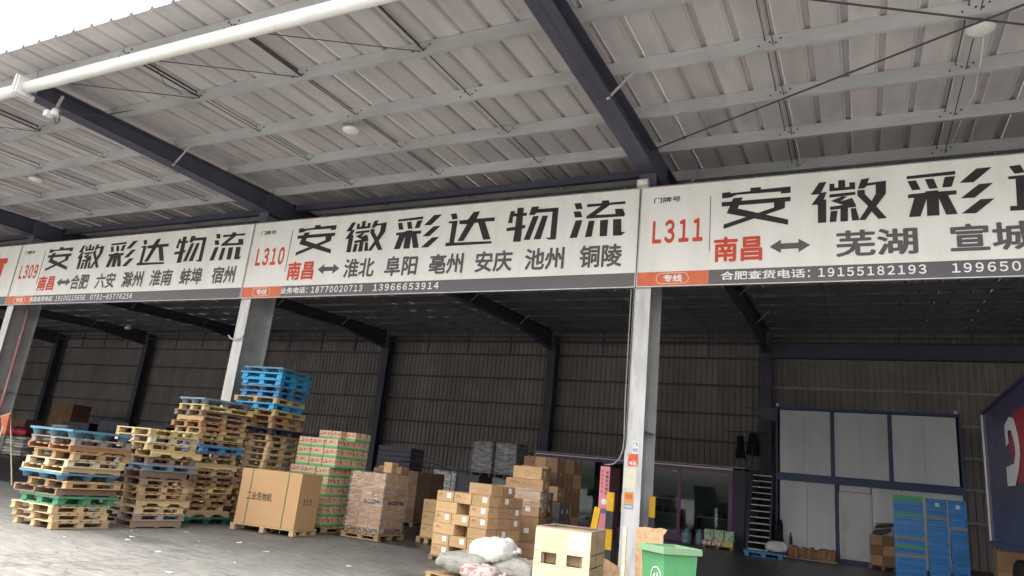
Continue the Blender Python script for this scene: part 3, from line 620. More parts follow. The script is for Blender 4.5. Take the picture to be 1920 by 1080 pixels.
# things lying on it
carton((c.x+.16,c.y+.10,1.375), th+.1, .20, .30, .22, KRAFTY, 'small light carton standing on the film-wrapped load, tallest thing there', 'small cartons on the film-wrapped load', lab=0)
carton((c.x+.37,c.y+.22,1.375), th-.1, .20, .26, .15, KRAFTD, 'small dark carton to the right of the light one on the film-wrapped load', 'small cartons on the film-wrapped load')
carton((c.x-.22,c.y+.28,1.375), th+.3, .30, .24, .09, KRAFTD, 'flat dark carton at the left end of the film-wrapped load top', 'small cartons on the film-wrapped load')
carton((c.x-.12,c.y+.26,1.466), th+.2, .20, .18, .05, KRAFT, 'thin carton lying on the flat dark one atop the wrapped load', 'small cartons on the film-wrapped load')

# green-banded fruit cartons
def fruit_mat():
    m = bpy.data.materials.new('green banded carton'); m.use_nodes = True; N = m.node_tree.nodes; L = m.node_tree.links; b = N['Principled BSDF']; b.inputs['Roughness'].default_value=.7
    tc = N.new('ShaderNodeTexCoord'); sp = N.new('ShaderNodeSeparateXYZ'); L.new(tc.outputs['Object'], sp.inputs[0])
    lt = N.new('ShaderNodeMath'); lt.operation='LESS_THAN'; lt.inputs[1].default_value=.055; L.new(sp.outputs[2], lt.inputs[0])
    br = N.new('ShaderNodeTexNoise'); br.inputs['Scale'].default_value=26; br.inputs['Detail'].default_value=2; L.new(tc.outputs['Object'], br.inputs[0])
    g1 = N.new('ShaderNodeMath'); g1.operation='GREATER_THAN'; g1.inputs[1].default_value=.55; L.new(br.outputs['Fac'], g1.inputs[0])
    g2 = N.new('ShaderNodeMath'); g2.operation='GREATER_THAN'; g2.inputs[1].default_value=.085; L.new(sp.outputs[2], g2.inputs[0])
    g3 = N.new('ShaderNodeMath'); g3.operation='LESS_THAN'; g3.inputs[1].default_value=.165; L.new(sp.outputs[2], g3.inputs[0])
    m1 = N.new('ShaderNodeMath'); m1.operation='MULTIPLY'; m2 = N.new('ShaderNodeMath'); m2.operation='MULTIPLY'
    L.new(g1.outputs[0], m1.inputs[0]); L.new(g2.outputs[0], m1.inputs[1]); L.new(m1.outputs[0], m2.inputs[0]); L.new(g3.outputs[0], m2.inputs[1])
    a = N.new('ShaderNodeMix'); a.data_type='RGBA'; a.inputs['A'].default_value=(.62,.42,.30,1); a.inputs['B'].default_value=(.36,.08,.05,1); L.new(m2.outputs[0], a.inputs['Factor'])
    c_ = N.new('ShaderNodeMix'); c_.data_type='RGBA'; c_.inputs['B'].default_value=(.13,.42,.14,1); L.new(lt.outputs[0], c_.inputs['Factor']); L.new(a.outputs['Result'], c_.inputs['A'])
    L.new(c_.outputs['Result'], b.inputs['Base Color']); return m
FRUIT = fruit_mat()
f, th = frame((-6.62,.42), 1, 1.15, 1.2)
c = f(.58,.6)
pallet((c.x,c.y,.006), th, 1.15, 1.2, .12, 'block', 'tan', 'tan pallet under the green-banded cartons', 'pallets under carton loads')
FR = 'green-banded cartons stacked behind the floor washer carton'
z = .128; bh = .205
for r in range(9):
    lo = r < 6
    nx, ny = 3, 3
    for i in range(nx):
        for j in range(ny):
            if 0 < i and 0 < j: continue            # hidden core is left out
            off = 0.0 if not lo else .12
            if r >= 6 or True:
                a = f(off+.19+i*.37, .20+j*.385)
            face = 'left face' if j == 0 and i else ('right face' if i == 0 and j else 'near corner')
            n_ = {'left face':'%s of the left face' % ('second box' if i==1 else 'third box'), 'right face':'%s of the right face' % ('second box' if j==1 else 'third box'), 'near corner':'corner box'}[face]
            carton((a.x,a.y,z), th+(0 if (r+i+j)%4 else math.pi), .355, .375, bh-.003, FRUIT, 'green-banded carton, %s, %s row from the bottom' % (n_, ordn(r+1)), FR, tape=True, lab=0, noise=.008)
    z += bh
for k,(i,j,w_) in enumerate(((1.9,1.0,.3),(1.15,1.05,.3),(.45,1.6,.34),(.42,2.35,.3))):
    a = f(.19+i*.37-.2,.20+j*.33)
    carton((a.x,a.y,z), th, .34 if k!=1 else .3, .30, .19, FRUIT, 'green-banded carton in the top row, %s from the left' % ordn(k+1), FR, noise=.01)

# row of brown cartons deeper inside
def block(c0, thd, nx, ny, nz, w, d, h, m, name, group, z0=.13, skip=(), lab=0, hollow=True, wrap=None, labelf=None):
    f, th = frame(c0, thd, 1, 1)
    for k in range(nz):
        for i in range(nx):
            for j in range(ny):
                if (i,j,k) in skip: continue
                if hollow and 0 < i and 0 < j and k < nz-1: continue
                a = f(w/2+i*w, d/2+j*d)
                side = ('front %s' % ordn(i+1)) if j == 0 else ('right side %s' % ordn(j+1)) if i == 0 else ('inner row %s, column %s' % (ordn(j+1), ordn(i+1)))
                L_ = random.choice((0,0,1,2,3)) if lab else 0
                carton((a.x,a.y,z0+k*h), th, w-.006, d-.006, h-.003, m if not callable(m) else m(i,j,k), '%s, %s, %s layer up' % (name, side, ordn(k+1)), group, lab=L_, noise=.006)
    return f, th
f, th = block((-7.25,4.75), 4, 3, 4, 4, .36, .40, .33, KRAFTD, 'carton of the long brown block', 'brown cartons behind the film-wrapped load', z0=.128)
c = f(.54,.8); pallet((c.x,c.y,.006), th, 1.1, 1.6, .12, 'block', 'brown', 'dark pallet under the long brown carton block', 'pallets under carton loads')
f, th = block((-4.62,1.62), 5, 1, 2, 3, .36, .30, .26, KRAFTY, 'carton of the small pile beside the gapped stack', 'cartons of the small low pile', z0=.128)
c = f(.18,.3); pallet((c.x,c.y,.006), th, .5, .65, .12, 'block', 'tan', 'small tan pallet under the small low carton pile', 'pallets under carton loads')

# gapped carton wall, near the middle
c0 = (-2.06,-.95); thd = -11; f, th = frame(c0, thd, 1.24, .98)
c = f(.62,.48); pallet((c.x,c.y,.006), th, 1.24, 1.0, .085, 'block', 'brown', 'dark pallet under the gapped wall of small brown cartons', 'pallets under carton loads')
GAP = 'small brown cartons stacked with gaps'
rows = [[(0,.30),(.62,.40)] , [(0,.40),(.41,.40),(.82,.40)], [(0,.42),(.72,.50)], [(0,.40),(.41,.40),(.82,.40)], [(0,.42),(.72,.50)], [(0,.40),(.41,.40),(.82,.40)]]
rh = .183
for r, row in enumerate(rows):
    zz = .094+r*rh
    for k,(a0,ww) in enumerate(row):
        if r == 0: a0, ww = ((0,.48),(.80,.42))[k]
        a = f(a0+ww/2, .15)
        carton((a.x,a.y,zz), th, ww-.008, .29, rh-.003, KRAFTY, 'light carton in the gapped stack front, %s row up, %s from the right' % (ordn(r+1), ordn(k+1)), GAP, lab=random.choice((0,1,0,1)), noise=.006)
    for j in range(2):
        a = f(.2, .30+.17+j*.335)
        carton((a.x,a.y,zz), th, .40, .325, rh-.003, KRAFT, 'carton in the gapped stack right side, %s row up, %s from the front' % (ordn(r+1), ordn(j+1)), GAP, lab=random.choice((0,2)), noise=.006)
    for i in (1,2):
        a = f(.2+i*.41, .64)
        carton((a.x,a.y,zz), th, .40, .66, rh-.003, KRAFT, 'carton behind the gapped stack front, %s row up, %s from the right' % (ordn(r+1), ordn(i)), GAP, tape=False, noise=.004)
zz = .094+6*rh
a = f(.28,.22); carton((a.x,a.y,zz), th, .50, .34, .19, KRAFTY, 'wide carton lying on top of the gapped stack at its front', GAP)
a = f(.22,.62); carton((a.x,a.y,zz), th, .34, .34, .17, KRAFT, 'carton lying on top of the gapped stack towards its back', GAP, lab=3)

# taller pile right behind it
c0 = (-1.90,.85); f, th = frame(c0, 8, .75, 1.1)
c = f(.38,.55); pallet((c.x,c.y,.006), th, .85, 1.15, .11, 'solid', 'brown', 'dark pallet under the tall mixed carton pile', 'pallets under carton loads')
TM = 'cartons of the tall mixed pile behind the gapped stack'
zz = .118
for k,(h_,w1) in enumerate(((.27,.74),(.47,.74),(.26,.74),(.21,.74))):
    a = f(w1/2,.26); carton((a.x,a.y,zz), th, w1-.02, .50, h_-.004, KRAFT if k<3 else KRAFTY, 'wide carton, front column of the tall mixed pile, %s up' % ordn(k+1), TM, lab=3 if k in (1,2) else 2)
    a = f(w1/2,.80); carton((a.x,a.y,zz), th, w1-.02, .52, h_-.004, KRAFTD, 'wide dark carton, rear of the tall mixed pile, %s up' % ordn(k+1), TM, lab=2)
    zz += h_
a = f(.36,.25); carton((a.x,a.y,zz), th, .76, .46, .215, KRAFT, 'orange brown carton, lower of the two on the tall mixed pile', TM, lab=2)
a = f(.30,.25); carton((a.x,a.y,zz+.218), th, .58, .44, .235, KRAFTY, 'orange brown carton, upper of the two on the tall mixed pile', TM, lab=2)
a = f(.86,.55); carton((a.x,a.y,zz-.21), th, .36, .34, .26, KRAFT, 'brown carton with a large white label, left of the tall mixed pile top', TM, lab=1)
g = empty('loose_wrap', (0,0,0), 0, 'thin clear film pulled round the upper front of the tall mixed carton pile', 'plastic film')
a = f(.36,.26); fb = film_box(g, .76, .52, .36, FILM, 0); fb.rotation_euler = (0,0,th); fb.location = (a.x,a.y,.118+1.0-.11)
# brown pile behind it with darker cartons
f2, th2 = block((-2.78,3.75), -9, 3, 3, 6, .32, .40, .33, lambda i,j,k: (KRAFTD if (i+j+k)%3 else KRAFT), 'carton of the high brown block', 'cartons of the high brown block', z0=.12, lab=0)
c = f2(.48,.6); pallet((c.x,c.y,.006), th2, 1.0, 1.2, .11, 'block', 'brown', 'pallet under the high brown carton block', 'pallets under carton loads')
f3, th3 = frame((-2.15,2.55), 6, 1, 1)
for k in range(3):
    for j in range(2):
        a = f3(.25,.22+j*.42); carton((a.x,a.y,.006+k*.38), th3, .48, .40, .375, mat('dark grey film carton',(.13,.12,.125),(.09,.085,.09),rough=.35,scale=8), 'dark grey wrapped carton right of the mixed pile, %s layer, %s from front' % (ordn(k+1), ordn(j+1)), 'dark grey wrapped cartons', lab=2)
a = f3(.30,.2); carton((a.x,a.y,1.15), th3, .42, .34, .30, KRAFT, 'brown carton lying on the dark grey wrapped cartons at the front', 'cartons on the dark grey ones', lab=2)
a = f3(.62,.55); carton((a.x,a.y,1.15), th3, .30, .30, .30, KRAFT, 'brown carton, lower of a pair behind the top of the mixed pile', 'cartons on the dark grey ones')
for k in range(2):
    a = f3(.68,.75); carton((a.x,a.y,1.454+k*.2), th3, .28, .30, .195, KRAFTY, 'light carton of the pair above the mixed pile, %s one' % ('lower','upper')[k], 'cartons on the dark grey ones')
a = f3(.98,.70); carton((a.x,a.y,1.454+.2), th3, .34, .30, .2, KRAFT, 'carton at the upper left of the pair above the mixed pile', 'cartons on the dark grey ones')
a = f3(.98,.70); carton((a.x,a.y,1.15), th3, .34, .40, .5, KRAFTD, 'dark carton below the upper left carton, behind the mixed pile', 'cartons on the dark grey ones')
a = f3(.98,.70); carton((a.x,a.y,.006), th3, .36, .42, 1.14, KRAFTD, 'tall dark carton standing between the mixed pile and dark grey cartons', 'cartons on the dark grey ones')
# ------------------------------------------------------------ loads deeper in the hall
FILMSV = mat('silvery stretch film', (.60,.58,.59), (.26,.25,.26), rough=.25, scale=3.5, stretch=(1,1,3.5), bump=.8, bscale=8, lo=.35, hi=.62)
def silver(x0, x1, y0, d, z0, z1, label):
    g = empty('wrapped_load', ((x0+x1)/2, y0+d/2, z0), 0, label, 'wrapped load', 'silvery wrapped loads in the hall')
    bm = bmesh.new(); bmesh.ops.create_cube(bm, size=1); bmesh.ops.subdivide_edges(bm, edges=bm.edges[:], cuts=9, use_grid_fill=True)
    for v in bm.verts:
        v.co = Vector((v.co.x*(x1-x0)+random.uniform(-.015,.015), v.co.y*d+random.uniform(-.015,.015), (v.co.z+.5)*(z1-z0-.13)+.13+random.uniform(-.01,.01)))
    me = bpy.data.meshes.new('film_body'); bm.to_mesh(me); bm.free(); me.materials.append(FILMSV)
    for p in me.polygons: p.use_smooth = True
    link('film_body', me, g)
    for q in (-1,0,1): MB().box((q*((x1-x0)/2-.06)-.05,-d/2,0),(q*((x1-x0)/2-.06)+.05,d/2,.115)).build('runner', WOOD['brown'], g)
silver(-11.33,-10.35,15,1.0,1.52,2.98,'upper silvery wrapped load of the left column, by the rear wall')
silver(-10.22,-9.22,15,1.0,1.52,2.98,'upper silvery wrapped load of the right column, by the rear wall')
silver(-11.35,-10.33,15,1.0,.006,1.50,'lower silvery wrapped load of the left column, mostly behind cartons')
silver(-10.24,-9.2,15,1.0,.006,1.50,'lower silvery wrapped load of the right column, mostly behind cartons')
silver(-10.05,-9.10,10,1.0,.006,1.58,'single silvery wrapped load standing behind the long brown carton block')
g = empty('cart_cover', (-8.55,10.4,.006), 0, 'dark grey covered load right of the single silvery one', 'wrapped load')
MB().box((-.42,-.5,.13),(.42,.5,1.52)).build('cover', mat('charcoal cover',(.07,.07,.08),(.05,.05,.055),rough=.5), g); MB().box((-.42,-.5,0),(.42,.5,.11)).build('base', WOOD['brown'], g)
NV = mat('very dark blue plastic', (.012,.014,.045), (.008,.009,.03), rough=.35)
for k in range(13):
    g = empty('folded_crate', (-11.7,10.3,.006+k*.172), math.radians(14), 'very dark blue tray, %s up in the stack behind the green-banded cartons' % ordn(k+1), 'tray', 'very dark blue stacked trays')
    link('tray', cube(NV), g, (0,0,.07), (0,0,0), (1.24,1.5,.12)); link('rim', cube(NV), g, (0,0,.150), (0,0,0), (1.28,1.54,.035))
# hoop-backed black trolley left of the silvery load
g = empty('hoop_trolley', (-10.9,9.6,.006), 0, 'black trolley with a thin arched handle beside the single silvery load', 'trolley')
MB().box((-.45,-.3,.15),(.45,.3,1.45)).build('body', BLACKM, g)
for sx in (-.35,.35):
    for sy in (-.22,.22): MB().tube([(sx,sy,0.0),(sx,sy,.15)],.04,6).build('leg', BLACKM, g)
hp = [(-.40,0,1.45)]+[(-.40+.12*(1-math.cos(t)),0,1.62+.12*math.sin(t)) for t in (0,.8,1.57)]+[(.4,0,1.80),(1.2,0,1.74),(1.75,0,1.62),(1.85,0,1.40),(1.85,0,.9)]
MB().tube(hp,.016,6).build('arched_handle', BLACKM, g)
MB().tube([(1.85,0,.0),(1.85,0,.9)],.02,6).build('leg', BLACKM, g)
# far left clutter
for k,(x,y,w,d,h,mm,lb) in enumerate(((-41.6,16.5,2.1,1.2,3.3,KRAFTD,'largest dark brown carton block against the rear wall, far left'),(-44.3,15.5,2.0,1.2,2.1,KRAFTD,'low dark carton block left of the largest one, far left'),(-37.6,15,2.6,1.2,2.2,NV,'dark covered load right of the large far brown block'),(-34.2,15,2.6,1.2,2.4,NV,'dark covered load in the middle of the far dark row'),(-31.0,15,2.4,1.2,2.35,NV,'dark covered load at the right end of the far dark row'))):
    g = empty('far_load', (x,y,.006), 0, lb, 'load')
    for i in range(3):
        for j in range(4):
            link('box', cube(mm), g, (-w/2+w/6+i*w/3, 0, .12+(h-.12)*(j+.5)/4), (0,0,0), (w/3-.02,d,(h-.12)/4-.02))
    link('pallet_base', cube(WOOD['brown']), g, (0,0,.06),(0,0,0),(w,d,.10))
def sack_mesh(name, w, d, h, m, seed=0):
    rnd = random.Random(seed)
    bm = bmesh.new(); bmesh.ops.create_cube(bm, size=1); bmesh.ops.subdivide_edges(bm, edges=bm.edges[:], cuts=17, use_grid_fill=True)
    from mathutils import noise
    for v in bm.verts:
        x, y, z = v.co.x*2, v.co.y*2, v.co.z*2
        e = (1-abs(x)**4)*(1-abs(y)**4); zz = z*h/2*(.28+.72*math.sqrt(max(e,0)))
        px, py = x*w/2*(1-.10*y*y), y*d/2*(1-.10*x*x)
        n = noise.noise(Vector((px*4+seed, py*4, zz*5)))*.7-abs(noise.noise(Vector((px*7, py*7+seed, zz*6))))*1.3-abs(noise.noise(Vector((px*17, py*15+seed, zz*12))))*.6+.4
        v.co = Vector((px+n*.05*w*.5, py+n*.05*d*.5, zz+h/2*.9+n*.17*h))
    zm = min(v.co.z for v in bm.verts)
    for v in bm.verts: v.co.z -= zm
    me = bpy.data.meshes.new(name); bm.to_mesh(me); bm.free(); me.materials.append(m)
    for p in me.polygons: p.use_smooth = True
    return me
SACKW = mat('white woven sack', (.66,.65,.63), (.50,.49,.46), rough=.75, scale=6, bump=.5, bscale=30, rand=.05)
SACKG = mat('grey woven sack', (.33,.315,.27), (.23,.22,.19), rough=.8, scale=10, bump=.5, bscale=30, rand=.08)
SACKP = mat('printed beige sack', (.46,.40,.36), (.36,.14,.14), rough=.8, scale=16, lo=.55, hi=.62)
REDB = mat('red plastic bag', (.45,.04,.07), (.32,.02,.04), rough=.4, scale=8)
for c_ in range(2):
    for k in range(7):
        me = sack_mesh('sack', 1.0, .7, .17, SACKW if (k+c_)%3 else SACKG, k+c_*9)
        o = link('sack', me, None, (-38.9+c_*.9+random.uniform(-.04,.04), 12.1, .006+k*.145), (0,0,random.uniform(-.1,.1)))
        tag(o, 'pale sack in the low far left pile, %s column, %s up' % (('left','right')[c_], ordn(k+1)), 'sack', 'pale sacks piled far left')
for k in range(10):
    me = sack_mesh('sack', 1.5, .9, .21, SACKW if k%2 else SACKG, k+30)
    o = link('sack', me, None, (-36.6+.12*k, 12.6, .006+k*.19), (0,0,random.uniform(-.1,.1)))
    tag(o, 'pale filled sack of the taller far left pile, %s from the floor' % ordn(k+1), 'sack', 'pale sacks piled far left')
for k in range(3):
    o = link('bag', sack_mesh('bag', .7,.6,.45,REDB,60+k), None, (-39.3+k*.55,12.1,1.06), (0,0,k)); tag(o, 'crumpled red bag on the low pale sack pile, %s from the left' % ordn(k+1), 'bag', 'crumpled red bags far left')
# orange panel on two thin poles at the left edge
g = empty('sign_stand', (-16.5,-.75,.02), 0, 'orange tapering panel held by two thin pale poles at the left edge', 'stand'); g.rotation_euler = (0,math.radians(-15),0)
MB().prism([(-.22,1.86),(.16,1.86),(.06,1.35),(-.08,1.35)], -.02, .02).build('panel', mat('orange panel paint',(.50,.12,.05),(.38,.09,.04),rough=.5), g)
for s in (-1,1): MB().tube([(s*.08,.05,1.86),(s*.09,.30*s,0)],.018,6).build('pole', WOOD['cream'], g)
MB().tube([(-.24,0,1.87),(.18,0,1.87)],.02,6).build('top_bar', WOOD['cream'], g)
# red rain pipe on the left post
g = empty('red_pipe', (-19.62,.46,.004), 0, 'thin dull red pipe running down the post under sign L309', 'pipe')
MB().tube([(0,0,0),(0,0,5.1)],.045,10).build('pipe', mat('dull red pipe paint',(.42,.12,.13),(.5,.3,.3),rough=.5,stretch=(1,1,.3),scale=3), g, smooth=True)
for z in (.8,2.4,4.2): MB().box((-.03,-.055,z),(.25 if False else .03,.055,z+.04)).build('clip', GALV, g)
# curved conduit stub on the second post
g = empty('conduit_hook', (-9.86,.03,4.10), 0, 'short bent conduit stub on the white post between signs L309 and L310', 'conduit')
MB().tube([(-.28,-.05,.10),(-.18,-.06,.02),(0,-.06,-.02),(.14,-.05,.02),(.20,-.03,.10)],.02,6).build('bent_tube', GALV, g)

# ------------------------------------------------------------ two-storey cabin at the rear right
PANEL = mat('white sandwich panel', (.62,.63,.64), (.50,.51,.52), rough=.5, scale=1.0, stretch=(1,1,.6), bump=.05)
BLUEF = mat('dark blue steel frame', (.035,.06,.15), (.025,.04,.10), rough=.45)
g = empty('office_cabin', (3.75,14,0), 0, 'two-storey white panel cabin with dark blue frame and white door', 'cabin')
ox = 3.75
def OB(n, m, x0, x1, z0, z1, y0=-.02, y1=.04): return box(n, m, g, (x0-ox, y0, z0), (x1-ox, y1, z1))
XL, XR = 1.03, 6.47
xs = [1.10,2.80,4.50,6.40]
for i in range(3):
    n = 1
    a, b_ = xs[i]+.06, xs[i+1]-.06; n = 2; w_ = (b_-a)/n
    for k in range(n): OB('upper_panel', PANEL, a+k*w_+.002, a+(k+1)*w_-.002, 2.66, 4.76, 0, .05)
for a, b_ in ((1.16,2.00),(2.01,2.84)): OB('lower_panel', PANEL, a, b_, .20, 2.42, 0, .05)
for a, b_ in ((3.92,4.75),(4.76,5.58),(5.59,6.40)): OB('lower_panel', PANEL, a, b_, .12, 2.42, 0, .05)
OB('over_door_panel', PANEL, 2.98, 3.88, 2.22, 2.42, 0, .05)
for x in (2.80,4.50): OB('upper_post', BLUEF, x-.055, x+.055, 2.64, 4.78, -.03, .06)
OB('corner_post', BLUEF, XL, 1.09, 0.006, 4.87, -.03, .08); OB('corner_post', BLUEF, XR-.06, XR, 0.006, 4.87, -.03, .08)
OB('top_beam', BLUEF, XL, XR, 4.785, 4.87, -.05, .07); OB('middle_beam', BLUEF, XL+.06, XR-.06, 2.43, 2.63, -.06, .07)
OB('middle_beam_flange', BLUEF, XL, XR, 2.632, 2.65, -.10, .08); OB('middle_beam_flange', BLUEF, XL, XR, 2.41, 2.428, -.10, .08)
OB('door_post', BLUEF, 2.87, 2.93, .006, 2.408, -.03, .07)
OB('sill', BLUEF, 1.12, 6.38, .006, .115, -.04, .06)
DF = mat('white aluminium door frame', (.60,.60,.60), (.5,.5,.5), rough=.35)
OB('door_frame', DF, 2.955, 3.0, .12, 2.20, -.04, .05); OB('door_frame', DF, 3.86, 3.905, .12, 2.20, -.04, .05); OB('door_frame', DF, 3.0, 3.86, 2.15, 2.20, -.04, .05)
door = OB('door', mat('white door leaf', (.56,.55,.54), (.42,.40,.38), rough=.45, scale=2.4, lo=.55, hi=.75), 3.003, 3.857, .13, 2.148, -.025, .02)
MB().box((-.5+.06,-.9,-.02),(-.5+.10,-.55,.03)).build('door_handle', ALU, door)
for x,y in ((XL,4.0),(XR-.05,4.0)): box('side_wall', PANEL, g, (x-ox+.0,.081,.006),(x-ox+.05,5.0,4.78))
box('cabin_roof', PANEL, g, (XL-ox,.071,4.79),(XR-ox,5.0,4.86))
# bracketed ledge left of it
MB().prism([(-1.10-ox+1.03-.0,4.80),(-2.80-.0+.08,4.80),(-2.72,4.37),(-2.72-.75,4.74)][0:0] or [(-3.75,4.80),(-2.735,4.80),(-2.735,4.38),(-3.10,4.38),(-3.55,4.72)], -.02, .05).build('ledge_bracket', NAVY, g)
# white light switch knobs on top
for x in (1.08,6.35): MB().lathe([(.0,4.88),(.05,4.88),(.06,4.92),(.04,4.98),(0,5.0)],10,(x-ox,0)).build('roof_lamp', PAPER, g, smooth=True)
# steep stair
g = empty('metal_staircase', (.61,13.55,.006), 0, 'steep dark stair with twelve pale treads beside the white cabin', 'stairs')
for k in range(13):
    t = k/12; z = .12+t*2.35; y = -.55+t*1.1
    MB().box((-.31,y-.11,z),(.31,y+.10,z+.03)).build('tread', mat('worn tread metal',(.62,.62,.62),(.5,.5,.5),rough=.4), g)
for s in (-1,1):
    mb = MB(); mb.prism([(-.66,0),(-.46,0),(.72,2.62),(.52,2.62)], s*.335-.015, s*.335+.015, 'x'); mb.build('stringer', NAVY, g)
for s in (-1,1):
    MB().tube([(s*.35,-.6,.1),(s*.35,-.6,.95),(s*.35,.55,3.4),(s*.35,.9,3.4)],.018,6).build('handrail', NAVY, g)
# hanging dark clothes and coat
DC = mat('black cloth', (.012,.012,.016), (.02,.02,.026), rough=.9)
def cloth(x,y,z0,z1,w,label,seed):
    from mathutils import noise
    bm = bmesh.new(); n=14; m_=18; vs=[]
    for s_ in (0,1):
        gr=[]
        for i in range(n+1):
            row=[]
            for j in range(m_+1):
                u=i/n-.5; v=j/m_; ww = w*(.55+.45*v)*(1 if v<.8 else (1.0+.2*noise.noise(Vector((u*6,seed,0)))))
                bulge = .07*math.cos(u*math.pi)*(1 if s_==0 else -1)
                row.append(bm.verts.new((x+u*ww+.03*noise.noise(Vector((u*3,v*3,seed))), y-bulge+.04*noise.noise(Vector((u*9,v*2,seed+s_))), z1-(z1-z0)*v*(1-.12*noise.noise(Vector((u*5,seed,3)))))))
            gr.append(row)
        for i in range(n):
            for j in range(m_): bm.faces.new((gr[i][j],gr[i+1][j],gr[i+1][j+1],gr[i][j+1]))
        vs.append(gr)
    for j in range(m_):
        bm.faces.new((vs[0][0][j],vs[0][0][j+1],vs[1][0][j+1],vs[1][0][j])); bm.faces.new((vs[0][n][j],vs[1][n][j],vs[1][n][j+1],vs[0][n][j+1]))
    bmesh.ops.recalc_face_normals(bm, faces=bm.faces[:])
    me=bpy.data.meshes.new('coat'); bm.to_mesh(me); bm.free(); me.materials.append(DC)
    for p in me.polygons: p.use_smooth=True
    tag(link('coat',me),label,'coat')
cloth(1.16,13.86,.32,1.12,.28,'black coat hanging on the left corner of the white cabin',3)
cloth(-.35,18.9,3.45,4.35,.55,'left dark garment hanging high before the rear wall, left of the cabin',5)
cloth(-.85,18.9,3.3,4.2,.42,'right-hand smaller dark garment hanging high before the rear wall, by the glass room',8)
MB_ = MB().tube([(-1.5,18.9,4.35),(.2,18.9,4.42)],.02,6).build('hanging_rail', NAVY); tag(MB_, 'thin dark rail carrying the garments before the rear wall', 'rail')
# scrap bale, bottle, blue pallet with sack
SCR = mat('scrap cardboard', (.34,.19,.10), (.22,.10,.05), rough=.85, scale=14, rand=.2)
g = empty('scrap_bale', (2.12,13.35,.006), 0, 'low long row of rumpled brown scrap cardboard before the cabin wall', 'scrap cardboard')
for k in range(34):
    x = -.62+1.3*(k%17)/16.; r_ = k//17
    link('scrap_piece', carton_mesh(SCR, .10, .22, .34, .004), g, (x,-.12+.22*r_,.03),(random.uniform(-.25,.1),random.uniform(-.25,.25),random.uniform(-.3,.3)),(1,1,random.uniform(.75,1.1)))
for s in (-.28,.28): MB().tube([(-.80,s,.02),(.78,s,.02)],.018,6).build('skid', GALV, g)
g = empty('bottle', (1.55,13.3,.006), 0, 'dark bottle standing on the left end of the rumpled scrap cardboard', 'bottle')
MB().lathe([(0,.36),(.045,.36),(.05,.40),(.05,.60),(.02,.68),(.018,.76),(0,.76)],12).build('bottle_body', BLACKM, g, smooth=True)
pallet((.86,12.0,.006), math.radians(8), 1.15, .9, .14, 'frame', 'blue', 'blue plastic pallet on the floor at the foot of the stair', 'pallets lying inside the hall')
tag(link('sack', sack_mesh('sack',.62,.42,.30,SACKW,77), None, (1.25,11.95,.15), (0,0,.3)), 'white sack lying on the right end of the blue pallet by the stair', 'sack')
# cartons right of the door
for k in range(3):
    for i in range(2):
        if k == 2 and i == 1: pass
        carton((3.98+i*.33,13.3,.13+k*.29), 0, .32, .4, .285, KRAFTD if (i+k)%2 else KRAFT, 'brown carton right of the white door, %s column, %s from the bottom' % (('left','right')[i], ordn(k+1)), 'brown cartons beside the white door')
pallet((4.15,13.35,.006), 0, .8, .5, .115, 'block', 'brown', 'small dark pallet under the cartons beside the white door', 'pallets lying inside the hall')
g = empty('paper_bundle', (4.15,13.3,1.0), .1, 'loose pile of printed sheets slipping off the cartons by the white door', 'papers')
for k in range(7): link('sheet_stack', cube(mat('printed paper',(.30,.29,.28),(.05,.05,.05),rough=.7,scale=12,lo=.45,hi=.5)), g, (.03*k-.05,.02*k,.02+k*.055), (random.uniform(-.25,.1),-.35+.04*k,random.uniform(-.3,.3)), (.5,.36,.02))

# ------------------------------------------------------------ purple-framed glass room
PUR = mat('purple frame paint', (.13,.035,.12), (.09,.025,.085), rough=.35); PURD = mat('dark purple panel', (.035,.015,.045), (.025,.01,.035), rough=.5)
GL = bpy.data.materials.new('room glass'); GL.use_nodes = True; N=GL.node_tree.nodes; L=GL.node_tree.links; N.clear()
_o=N.new('ShaderNodeOutputMaterial'); _m=N.new('ShaderNodeMixShader'); _t=N.new('ShaderNodeBsdfTransparent'); _t.inputs[0].default_value=(.62,.68,.66,1); _g=N.new('ShaderNodeBsdfGlossy'); _g.inputs['Roughness'].default_value=.03; _f=N.new('ShaderNodeFresnel'); _f.inputs[0].default_value=1.6
L.new(_f.outputs[0],_m.inputs[0]); L.new(_t.outputs[0],_m.inputs[1]); L.new(_g.outputs[0],_m.inputs[2]); L.new(_m.outputs[0],_o.inputs[0])
g = empty('glass_room', (-4.0,14,0), 0, 'single-storey glazed room with purple frame beyond the near white post', 'glass room')
def GB(n, m, x0, x1, z0, z1, y0=0, y1=.06): return box(n, m, g, (x0+4, y0, z0), (x1+4, y1, z1))
GB('top_beam', PUR, -7.9, -.38, 2.47, 2.58, -.02, .10); GB('top_rail', PUR, -7.9, -.38, 2.62, 2.66, -.06, .12); GB('top_gutter', ALU, -7.9, -.38, 2.585, 2.615, -.08, .02)
GB('sill', PUR, -7.9, -.40, .02, .20)
for x in (-7.85,-6.4,-5.0,-3.6,-2.22,-.46): GB('mullion', PUR, x-.06, x+.06, .203, 2.467)
px_ = [-7.85,-6.4,-5.0,-3.6,-2.22,-.46]
for i in range(5): GB('pane', GL, px_[i]+.065, px_[i+1]-.065, .205, 2.465, .025, .035)
GB('wing_panel', PURD, -.378, .03, .01, 2.60, .0, .08); GB('wing_mullion', PUR, -.40, -.379, .01, 2.60, -.02, .09)
RW = mat('room inner wall', (.34,.35,.35), (.28,.29,.29), rough=.6)
GB('back_wall', RW, -7.9, 0.0, .01, 2.6, 3.9, 3.95); GB('side_wall', RW, -7.95, -7.905, .01, 2.6, .0, 3.95); GB('side_wall', RW, -.005, .03, .01, 2.6, .09, 3.95); GB('room_ceiling', RW, -7.95, .03, 2.665, 2.70, .0, 3.95)
